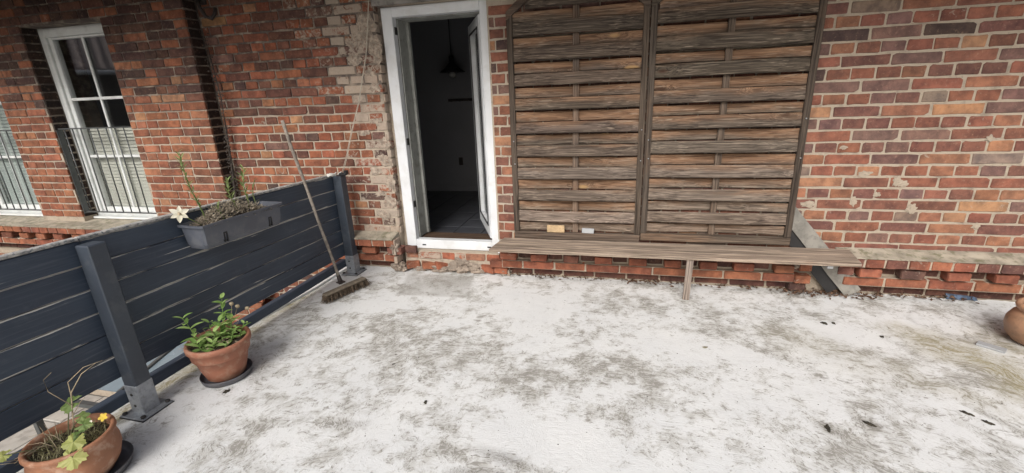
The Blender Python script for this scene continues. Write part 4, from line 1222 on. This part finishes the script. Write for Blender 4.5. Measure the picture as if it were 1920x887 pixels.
# mint: stems with paired pointed leaves
mint = empty('mint_plant', (P2[0], P2[1], .22), 0, 'fresh green mint with two tall leafy shoots', 'plant')
LM = [leaf_mesh('leaf', .058, .013, M_MINT, .35, .25), leaf_mesh('leaf', .050, .015, M_MINT, .3, .35), leaf_mesh('leaf', .042, .011, M_MINT, .4, .15)]
stems = MB()
def shoot(base, tip, nn, sz, r):
    base, tip = Vector(base), Vector(tip)
    pts = [base + (tip - base) * (i / 6) + Vector((math.sin(i) * .006, math.cos(i * 1.3) * .006, 0)) for i in range(7)]
    stems.tube(pts, [.0035 - .0003 * i for i in range(7)], 5)
    ph = r.uniform(0, 3)
    for i in range(nn):
        u = .18 + .8 * i / max(1, nn - 1); p = base + (tip - base) * u
        for s_ in (0, math.pi) if nn > 3 else (0, 2.1, 4.2):
            a = ph + i * math.pi / 2 + s_ + r.uniform(-.25, .25)
            el = .15 + .75 * u
            d = Vector((math.cos(a), math.sin(a), math.tan(el * .8)))
            orient(link('leaf', LM[r.randrange(3)], None, mint), p, d, scale=sz * (1.45 - .4 * u) * r.uniform(.85, 1.15))
r = random.Random(4)
shoot((.01, .03, 0), (.015, .08, .27), 8, 1.0, r)
shoot((-.04, -.06, 0), (-.06, -.125, .235), 6, .95, r)
for (b, tp, nn, sz) in (((.03, .05, 0), (.05, .085, .14), 5, .9), ((.0, -.02, 0), (.02, -.03, .10), 4, 1.0), ((-.05, 0, 0), (-.06, .02, .13), 4, .9), ((.06, .02, 0), (.10, .03, .085), 4, .9), ((.03, -.06, 0), (.06, -.09, .07), 4, 1.0), ((-.02, .07, 0), (-.01, .12, .10), 4, .9), ((.07, .07, 0), (.10, .11, .09), 4, .85), ((-.03, -.08, 0), (-.02, -.12, .07), 3, 1.1), ((.02, .01, 0), (.03, .01, .15), 5, .9)):
    shoot(b, tp, nn, sz, r)
stems.build('stem', M_MINT, mint)
# dry stalks at the pot's rim
dry = MB()
for i in range(22):
    a = r.uniform(0, 6.28); q = Vector((math.cos(a) * .13, math.sin(a) * .13, 0))
    if i < 12: a = r.uniform(2.6, 4.4); q = Vector((math.cos(a) * .13, math.sin(a) * .13, .0))
    e = q + Vector((math.cos(a) * r.uniform(.02, .07), math.sin(a) * r.uniform(.02, .07), r.uniform(.0, .06)))
    dry.tube([q, (q + e) / 2 + Vector((0, 0, .015)), e], [.0016, .0014, .0008], 4)
for (e, h) in (((-.02, .20, .14), .0), ((.03, .22, .12), .0), ((-.05, .19, .16), 0)):
    dry.tube([(.0, .10, 0), (e[0] * .6, .15, e[2] * .6), e], [.002, .0018, .0015], 4)
    dry.lathe([(.001, -.012), (.010, -.006), (.014, .004), (.010, .012), (.001, .014)], 8, e)
for i in range(60):
    a = r.uniform(0, 6.28); rr = r.uniform(.02, .14)
    s_ = r.uniform(.006, .014); c_ = Vector((rr * math.cos(a), rr * math.sin(a), r.uniform(.005, .03)))
    Mx = Matrix.Translation(c_) @ Matrix.Rotation(r.uniform(0, 6), 4, 'Z') @ Matrix.Rotation(r.uniform(-1, 1), 4, 'X')
    dry.add([Mx @ Vector(p) for p in ((-s_, 0, 0), (0, s_ * .5, 0), (s_, 0, .003), (0, -s_ * .5, 0))], [(0, 1, 2, 3)])
tag(dry.build('dead_stalks', M_DRY, None, loc=(P2[0], P2[1], .228)), 'dry brown stalks and seed heads around the mint', 'dead plant')

# pot 1: geranium leaves, pansies, grass
ger = empty('geranium_plant', (P1[0], P1[1], .188), 0, 'geranium with lobed pale leaves on thin stalks', 'plant')
gst = MB()
def gleaf(base, tip, rad, mat, nrm, d):
    gst.tube([base, (Vector(base) + Vector(tip)) / 2 + Vector((0, 0, .012)), tip], [.0028, .0024, .002], 5)
    o = link('leaf', lobed_leaf('leaf', rad, mat, len(gst.v)), None, ger)
    orient(o, tip, Vector(d), Vector(nrm))
gleaf((-.02, .0, 0), (-.085, .085, .135), .048, M_GERAN, (.3, -.3, .9), (-.6, -.4, -.25))
gleaf((.0, -.02, 0), (.085, -.035, .055), .046, M_YLEAF, (.5, -.6, .7), (.3, -.6, -.4))
gleaf((.0, .0, 0), (.145, -.085, .03), .052, M_YLEAF, (.6, -.5, .6), (.5, -.5, -.5))
gleaf((.03, .03, 0), (.03, .045, .07), .036, M_GERAN, (.2, -.4, .9), (.5, .3, -.1))
gleaf((.02, -.01, 0), (.045, .0, .05), .034, M_GERAN, (.2, -.3, .9), (-.3, -.5, -.1))
gleaf((-.05, .02, 0), (-.02, .075, .085), .030, M_GERAN, (.2, -.4, .9), (.4, .6, .0))
gleaf((-.05, -.05, 0), (-.11, -.16, .065), .030, M_YLEAF, (.3, -.3, .9), (-.5, -.7, -.1))
gst.build('stalk', M_GRASS, ger)
def pansy(loc, mat, label, hd):
    e = empty('pansy_flower', loc, 0, label, 'flower', 'pansies in the worn bowl')
    mb = MB()
    for i in range(5):
        a = i * 2 * math.pi / 5 + .3
        vs = [(0, 0, 0)]
        for k in range(7):
            b = a + (k - 3) * .22; rr = .020 * (.8 + .2 * math.cos((k - 3) * .9))
            vs.append((rr * math.cos(b), rr * math.sin(b), .003 + .002 * (i % 2)))
        mb.add(vs, [(0, k, k + 1) for k in range(1, 7)])
    o = mb.build('petal', mat, e); o.rotation_euler = hd
    mb = MB(); mb.tube([(0, 0, -.045), (.004, 0, -.02), (0, 0, -.001)], .0015, 5); mb.build('stem', M_GRASS, e)
pansy((P1[0] + .055, P1[1] + .108, .250), M_PETALY, 'small bright yellow pansy at the rim of the worn bowl', (R(40), R(25), 0))
pansy((P1[0] + .035, P1[1] + .06, .246), M_PETALW, 'pale cream pansy left of the yellow pansy', (R(40), R(25), 0))
gr = MB()
for i in range(420):
    a = r.uniform(0, 6.28); rr = .128 * math.sqrt(r.random()); q = Vector((rr * math.cos(a), rr * math.sin(a), 0))
    an = r.uniform(0, 6.28); L = r.uniform(.02, .07); e = q + Vector((math.cos(an) * L * .8, math.sin(an) * L * .8, L * r.uniform(.2, .8)))
    w_ = Vector((-math.sin(an), math.cos(an), 0)) * .0016
    mid = (q + e) / 2 + Vector((0, 0, .008))
    gr.add([q - w_, q + w_, mid + w_, mid - w_, e], [(0, 1, 2, 3), (3, 2, 4)])
tag(gr.build('bowl_grass', M_GRASS, None, loc=(P1[0], P1[1], .187)), 'dull matted grass filling the worn terracotta bowl', 'grass', kind='stuff')
dw = MB()
dw.tube([(-.03, .03, 0), (-.06, .07, .10), (-.065, .095, .19), (-.02, .13, .27), (.03, .17, .31)], [.0032, .003, .0028, .002, .001], 5)
dw.tube([(-.065, .09, .17), (-.07, .10, .24), (-.03, .15, .29), (.02, .20, .30)], [.0024, .002, .0016, .001], 5)
dw.tube([(-.06, .075, .14), (-.12, .05, .22), (-.12, .05, .28), (-.09, .07, .31)], [.002, .0018, .0014, .001], 5)
dw.tube([(-.05, .06, .09), (-.02, .09, .15), (.0, .10, .17)], [.0018, .0014, .001], 5)
for i in range(16):
    q = Vector((r.uniform(-.12, .0), r.uniform(-.14, .02), .01)); an = r.uniform(2.5, 5); e = q + Vector((math.cos(an) * .09, math.sin(an) * .09, r.uniform(0, .05)))
    dw.tube([q, (q + e) / 2 + Vector((0, 0, .02)), e], [.0016, .0014, .0008], 4)
tag(dw.build('dead_twig', M_DRY, None, loc=(P1[0], P1[1], .187)), 'bare dry twig rising from the worn terracotta bowl', 'twig')

# ------------------------------------------------------------------ planter box on the fence
pb = empty('planter_box', (-2.43, -1.39, .77), 0, 'long dark grey plastic planter box hooked over the fence', 'planter box')
B = [Vector((-2.40, -1.645, 0)), Vector((-2.352, -1.055, 0))]
ang = math.atan2(-(B[1].x - B[0].x), B[1].y - B[0].y); pb.rotation_euler = (0, 0, ang)
def trough(z0, z1, lx0, lx1, ly0, ly1, fl):
    pass
# local frame: y along the box, x across (front = +x)
LB, LT, WB, WT, HBX = .285, .305, .068, .098, .152
vs = []; fs = []
def ringv(hl, hw, z, c=.012):
    return [(hw - c, -hl, z), (hw, -hl + c, z), (hw, hl - c, z), (hw - c, hl, z), (-hw + c, hl, z), (-hw, hl - c, z), (-hw, -hl + c, z), (-hw + c, -hl, z)]
prof = [(LB - .004, WB - .004, 0), (LB, WB, .004), (LB + .004, WB + .006, .024), (LB + .007, WB + .009, .026), (LT - .006, WT - .010, HBX - .016), (LT + .006, WT + .002, HBX - .014), (LT + .006, WT + .002, HBX), (LT - .003, WT - .007, HBX), (LT - .010, WT - .016, HBX - .03), (LT - .015, WT - .024, HBX - .05)]
for p_ in prof: vs += ringv(*p_)
for i in range(len(prof) - 1):
    for k in range(8): fs.append((i * 8 + k, i * 8 + (k + 1) % 8, i * 8 + 8 + (k + 1) % 8, i * 8 + 8 + k))
fs.append(tuple(range(7, -1, -1)))
mb = MB(); mb.add(vs, fs); mb.build('box_body', M_BOXPL, pb)
mb = MB(); n0 = len(prof) - 1; mb.add([(x, y, z + .0005) for (x, y, z) in ringv(LT - .011, WT - .018, HBX - .032)] , [tuple(range(8))]); mb.build('soil', M_SOIL, pb)
for yl in (-.155, .19):
    mb = MB(); mb.box(WB + .004, WB + .016, yl - .012, yl - .006, .012, .075); mb.box(WB + .004, WB + .016, yl + .006, yl + .012, .012, .075); mb.box(WB + .004, WB + .016, yl - .006, yl + .006, .069, .075)
    mb.build('clip', M_RUBBER, pb)
for yl in (-.2, .2):
    mb = MB(); mb.tube([(-WT + .01, yl, HBX - .01), (-WT - .035, yl, HBX + .012), (-WT - .045, yl, HBX - .04)], .004, 6); mb.build('hook', M_BOLT, pb)
PBM = Matrix.Translation((-2.43, -1.39, .77)) @ Matrix.Rotation(ang, 4, 'Z')
def pbp(x, y, z): return PBM @ Vector((x, y, z))
# dried sedum carpet
sd_m = MB()
for i in range(3200):
    yl = r.uniform(-.25, .25); xl = r.uniform(-.085, .085)
    hgt = .10 * max(0, 1 - ((yl + .03) / .24) ** 2) * max(.15, 1 - (xl / .1) ** 2)
    q = pbp(xl, yl, HBX - .03 + hgt * r.uniform(.4, 1.25)); an = r.uniform(0, 6.28); L = r.uniform(.010, .032)
    d = Vector((math.cos(an), math.sin(an), r.uniform(-.4, .9))) * L; w_ = Vector((-math.sin(an), math.cos(an), .2)) * r.uniform(.0018, .004)
    sd_m.add([q, q + d * .5 + w_, q + d, q + d * .5 - w_], [(0, 1, 2, 3)])
tag(sd_m.build('dried_sedum', M_SEDUM), 'dried brown sedum carpet spilling over the planter box', 'dried plant', kind='stuff')
LW = [leaf_mesh('leaf', .060, .0065, M_WEED, .3, .2), leaf_mesh('leaf', .048, .006, M_WEED, .3, .3)]
def weed(base, tip, n_, sz, label, pale):
    e = empty('weed_plant', base, 0, label, 'weed', 'weeds growing in the planter box')
    b = Vector(base); tp = Vector(tip) - b
    mb = MB(); pts = [tp * (i / 6) + Vector((math.sin(i * 1.3) * .006, math.cos(i) * .006, 0)) for i in range(7)]
    mb.tube(pts, [.0050 - .0005 * i for i in range(7)], 5); mb.build('stem', M_WEED, e)
    for i in range(n_):
        u = .25 + .75 * i / n_; a = i * 2.4; d = Vector((math.cos(a), math.sin(a), .5 + u))
        orient(link('leaf', LW[i % 2], None, e), pts[min(6, int(u * 6))] + (tp / 6) * (u * 6 - int(u * 6)), d, scale=sz * r.uniform(.8, 1.2))
weed(pbp(-.02, -.185, HBX - .02), (-2.42, -1.675, 1.345), 46, .8, 'tall green weed spike at the left end of the planter box', 0)
weed(pbp(.01, .10, HBX - .0), (-2.42, -1.255, 1.19), 24, 1.0, 'pale green weed at the right end of the planter box', 0)
weed(pbp(.0, .02, HBX - .0), (-2.42, -1.40, 1.13), 20, 1.0, 'small green weed in the middle of the planter box', 0)
weed(pbp(.0, .16, HBX - .02), (-2.41, -1.20, 1.10), 9, .8, 'short green weed close to the right end of the planter box', 0)
weed(pbp(.02, -.10, HBX - .02), (-2.40, -1.52, 1.02), 8, .7, 'short weed beside the tall spike in the planter box', 0)
# cream flower at the box's left corner
fl = empty('cream_flower', (-2.45, -1.735, 1.005), 0, 'cream star shaped flower at the left corner of the planter box', 'flower')
pm = leaf_mesh('petal', .050, .015, M_PETALW, .35, .15)
fn = Vector((.75, -.55, .35)).normalized(); ux = fn.cross(Vector((0, 0, 1))).normalized(); uy = fn.cross(ux)
for i in range(6):
    a = i * math.pi / 3 + .35; d = ux * math.cos(a) + uy * math.sin(a) + fn * .22
    orient(link('petal', pm, None, fl), (0, 0, 0), d, fn, .95 + .12 * (i % 2))
lump('flower_centre', tuple(fn * .006), (.008, .008, .008), M_DRY, fl, 5, 2)
mb = MB(); mb.tube([(0, 0, 0), (.02, .05, -.05), (.03, .09, -.09)], .0028, 5); mb.build('stem', M_WEED, fl)
# dead vine in the corner behind
vn = MB(); pr_ = None
px = [(-3.73, -.03, 2.25), (-3.70, -.04, 1.95), (-3.675, -.05, 1.66), (-3.70, -.05, 1.35), (-3.72, -.055, 1.1), (-3.745, -.05, .9), (-3.76, -.06, .72), (-3.78, -.06, .5)]
vn.tube(px, [.004, .005, .006, .008, .010, .012, .013, .013], 6)
for i in range(420):
    u = r.random() ** .8; k = u * (len(px) - 1); a_ = int(k); f_ = k - a_
    if a_ >= len(px) - 1: a_ = len(px) - 2
    q = Vector(px[a_]) * (1 - f_) + Vector(px[a_ + 1]) * f_ + Vector((r.gauss(0, .03), r.gauss(-.005, .012), r.gauss(0, .02)))
    an = r.uniform(0, 6.28); L = r.uniform(.008, .024)
    d = Vector((math.cos(an), -abs(math.sin(an)) * .5, math.sin(an))) * L; w_ = Vector((-math.sin(an), 0, math.cos(an))) * L * .4
    vn.add([q, q + d * .5 + w_, q + d, q + d * .5 - w_], [(0, 1, 2, 3)])
tag(vn.build('dead_vine', M_DEADVINE), 'dead dark vine clinging to the inner corner of the wall', 'vine')

# ------------------------------------------------------------------ broom
HB_ = Vector((-2.375, -.555, .10))
bang = math.atan2(.40, .145)
br = empty('broom', (-2.262, -.625, 0), bang, 'old broom with wooden handle leaning on the fence', 'broom')
bi = Matrix.Translation((-2.262, -.625, 0)) @ Matrix.Rotation(bang, 4, 'Z')
inv = bi.inverted()
mb = MB(); mb.box(-.205, .205, -.030, .030, .062, .082, .006); mb.build('broom_head', M_BROOMWOOD, br)
bs = MB()
for i in range(1100):
    xl = r.uniform(-.21, .21); yl = r.uniform(-.026, .026)
    q = Vector((xl, yl, .066)); e = q + Vector((r.gauss(xl * .06, .010), yl * .7 + r.gauss(0, .010), -r.uniform(.052, .063)))
    a_ = r.uniform(0, 3.14); w_ = Vector((math.cos(a_), math.sin(a_), 0)) * .0022
    bs.add([q - w_, q + w_, e + w_ * .6, e - w_ * .6], [(0, 1, 2, 3)])
o = bs.build('bristles', M_BRISTLE, br); o['kind'] = 'stuff'
hb = inv @ Vector((-2.335, -.575, .075)); ht0 = Vector((-2.487, -.62, 1.0)); b0 = Vector((-2.335, -.575, .075))
dirh = (ht0 - b0).normalized(); ht = inv @ (b0 + dirh * 1.40)
mb = MB(); d_ = (ht - hb).normalized()
pts = [hb + (ht - hb) * (i / 16) + Vector((math.sin(i * .8) * .003, math.cos(i * .6) * .003, 0)) for i in range(17)]
mb.tube(pts, [.0125 + .0008 * math.sin(i * 1.7) for i in range(17)], 10)
o = mb.build('handle', M_BROOMWOOD, br); 
M_HANDLE = simple('grey_handle_wood', (.20, .172, .145), .85, .35, 22, .4, 60, dirt=(.13, .11, .09), dirt_amt=.6)
o.data.materials[0] = M_HANDLE
mb = MB(); mb.tube([hb - d_ * .005, hb + d_ * .075], [.020, .0165], 10); mb.box(hb.x - .03, hb.x + .03, hb.y - .03, hb.y + .03, .078, .09, .004); mb.build('socket', M_IRON, br)

# ------------------------------------------------------------------ cord at the fence post
cd_ = MB()
P_ = [(-1.985, -.05, 2.75), (-2.02, -.04, 2.45), (-2.05, -.03, 2.30), (-2.125, -.03, 1.95), (-2.245, -.045, 1.57), (-2.345, -.08, 1.30), (-2.40, -.11, 1.115), (-2.447, -.148, .965)]
cd_.tube(P_, .0028, 5)
P_2 = [(x + .004 + .012 * i / 8, y - .005, z) for i, (x, y, z) in enumerate(P_)]
cd_.tube(P_2, .0028, 5)
cord = empty('cord', (0, 0, 0), 0, 'thin double cord running from the fence post up the wall', 'cord')
cd_.build('strand', M_CORD, cord)
mb = MB()
for i in range(5):
    a = i * 1.1; mb.tube([(-2.49 + .03 * math.cos(t_ / 3 + a), -.24 + .05 * math.sin(t_ / 3 + a), .952 + .004 * i + .006 * math.sin(t_)) for t_ in range(12)], .005, 5)
mb.tube([(-2.46, -.2, .955), (-2.45, -.165, .97), (-2.447, -.148, .965)], .005, 5)
mb.build('knot', M_KNOT, cord)
mb = MB(); mb.box(-2.46, -2.39, -.19, -.15, .942, .965, .004); mb.box(-2.41, -2.385, -.185, -.14, .95, .985, .004)
tag(mb.build('post_clamp', M_RUBBER), 'black plastic clamp on top of the fence post by the wall', 'clamp')

# ------------------------------------------------------------------ lamp and rack in the room
lamp = empty('pendant_lamp', (-2.20, 2.2, 0), 0, 'black enamel pendant lamp hanging in the dark room', 'lamp')
mb = MB(); mb.tube([(0, 0, 2.06), (0, 0, 2.69)], .006, 6); mb.build('cable', M_RUBBER, lamp)
mb = MB(); mb.lathe([(.166, 1.868), (.168, 1.874), (.10, 1.92), (.055, 1.965), (.035, 1.99), (.034, 2.06), (.012, 2.075), (.011, 2.06), (.03, 1.985), (.05, 1.955), (.095, 1.912), (.16, 1.866)], 32); mb.build('shade', M_RUBBER, lamp)
M_BULB = simple('clear_bulb', (.30, .30, .28), .12, .05, 3, .0)
mb = MB(); mb.lathe([(.001, 1.795), (.025, 1.80), (.045, 1.825), (.046, 1.85), (.03, 1.88), (.016, 1.91), (.012, 1.95)], 16); mb.build('bulb', M_BULB, lamp)
rack = MB(); rack.box(-2.36, -1.7, 2.38, 2.415, 1.50, 1.535, .003)
rk = empty('coat_rack', (0, 0, 0), 0, 'dark coat rack fixed to the far wall of the room', 'rack'); rack.build('rail', M_IRON, rk)
for i in range(5):
    mb = MB(); x = -2.30 + .12 * i; mb.tube([(x, 2.38, 1.51), (x, 2.34, 1.50), (x, 2.32, 1.53)], .006, 5); mb.build('peg', M_IRON, rk)

# ------------------------------------------------------------------ house across the yard, seen mirrored in the window
oh = empty('opposite_house', (-16.0, -8.3, -1.55), R(-55), 'low tiled house across the yard mirrored in the window', 'building')
M_OWALL = simple('dark_render', (.10, .085, .075), .9, .2, 2, .3)
mb = MB(); mb.box(-9, 9, -4, 0, 0, 4.35); mb.build('wall', M_OWALL, oh)
def rooftile():
    t = NT('tile_roof'); o = t.obj(); x, y, z = t.xyz(o)
    wv = t.n('ShaderNodeTexWave', {'Vector': o, 'Scale': 1.2, 'Distortion': .4}, bands_direction='X').outputs['Fac']
    c = t.mix(t.noise(o, 2, 5, .7), (.13, .10, .095), (.36, .29, .27))
    return t.fin(c, .85, t.bump(wv, .8, .05))
mb = MB(); mb.add([(-9.3, .5, 4.2), (9.3, .5, 4.2), (9.3, -4, 7.2), (-9.3, -4, 7.2), (-9.3, .5, 4.35), (9.3, .5, 4.35), (9.3, -4, 7.35), (-9.3, -4, 7.35)], [(0, 1, 2, 3), (4, 7, 6, 5), (0, 4, 5, 1), (2, 6, 7, 3), (0, 3, 7, 4), (1, 5, 6, 2)])
mb.build('roof', rooftile(), oh)
mb = MB(); mb.tube([(-9.2, .58, 4.22), (9.2, .58, 4.22)], .07, 8); mb.build('gutter', M_WPLASTIC, oh)
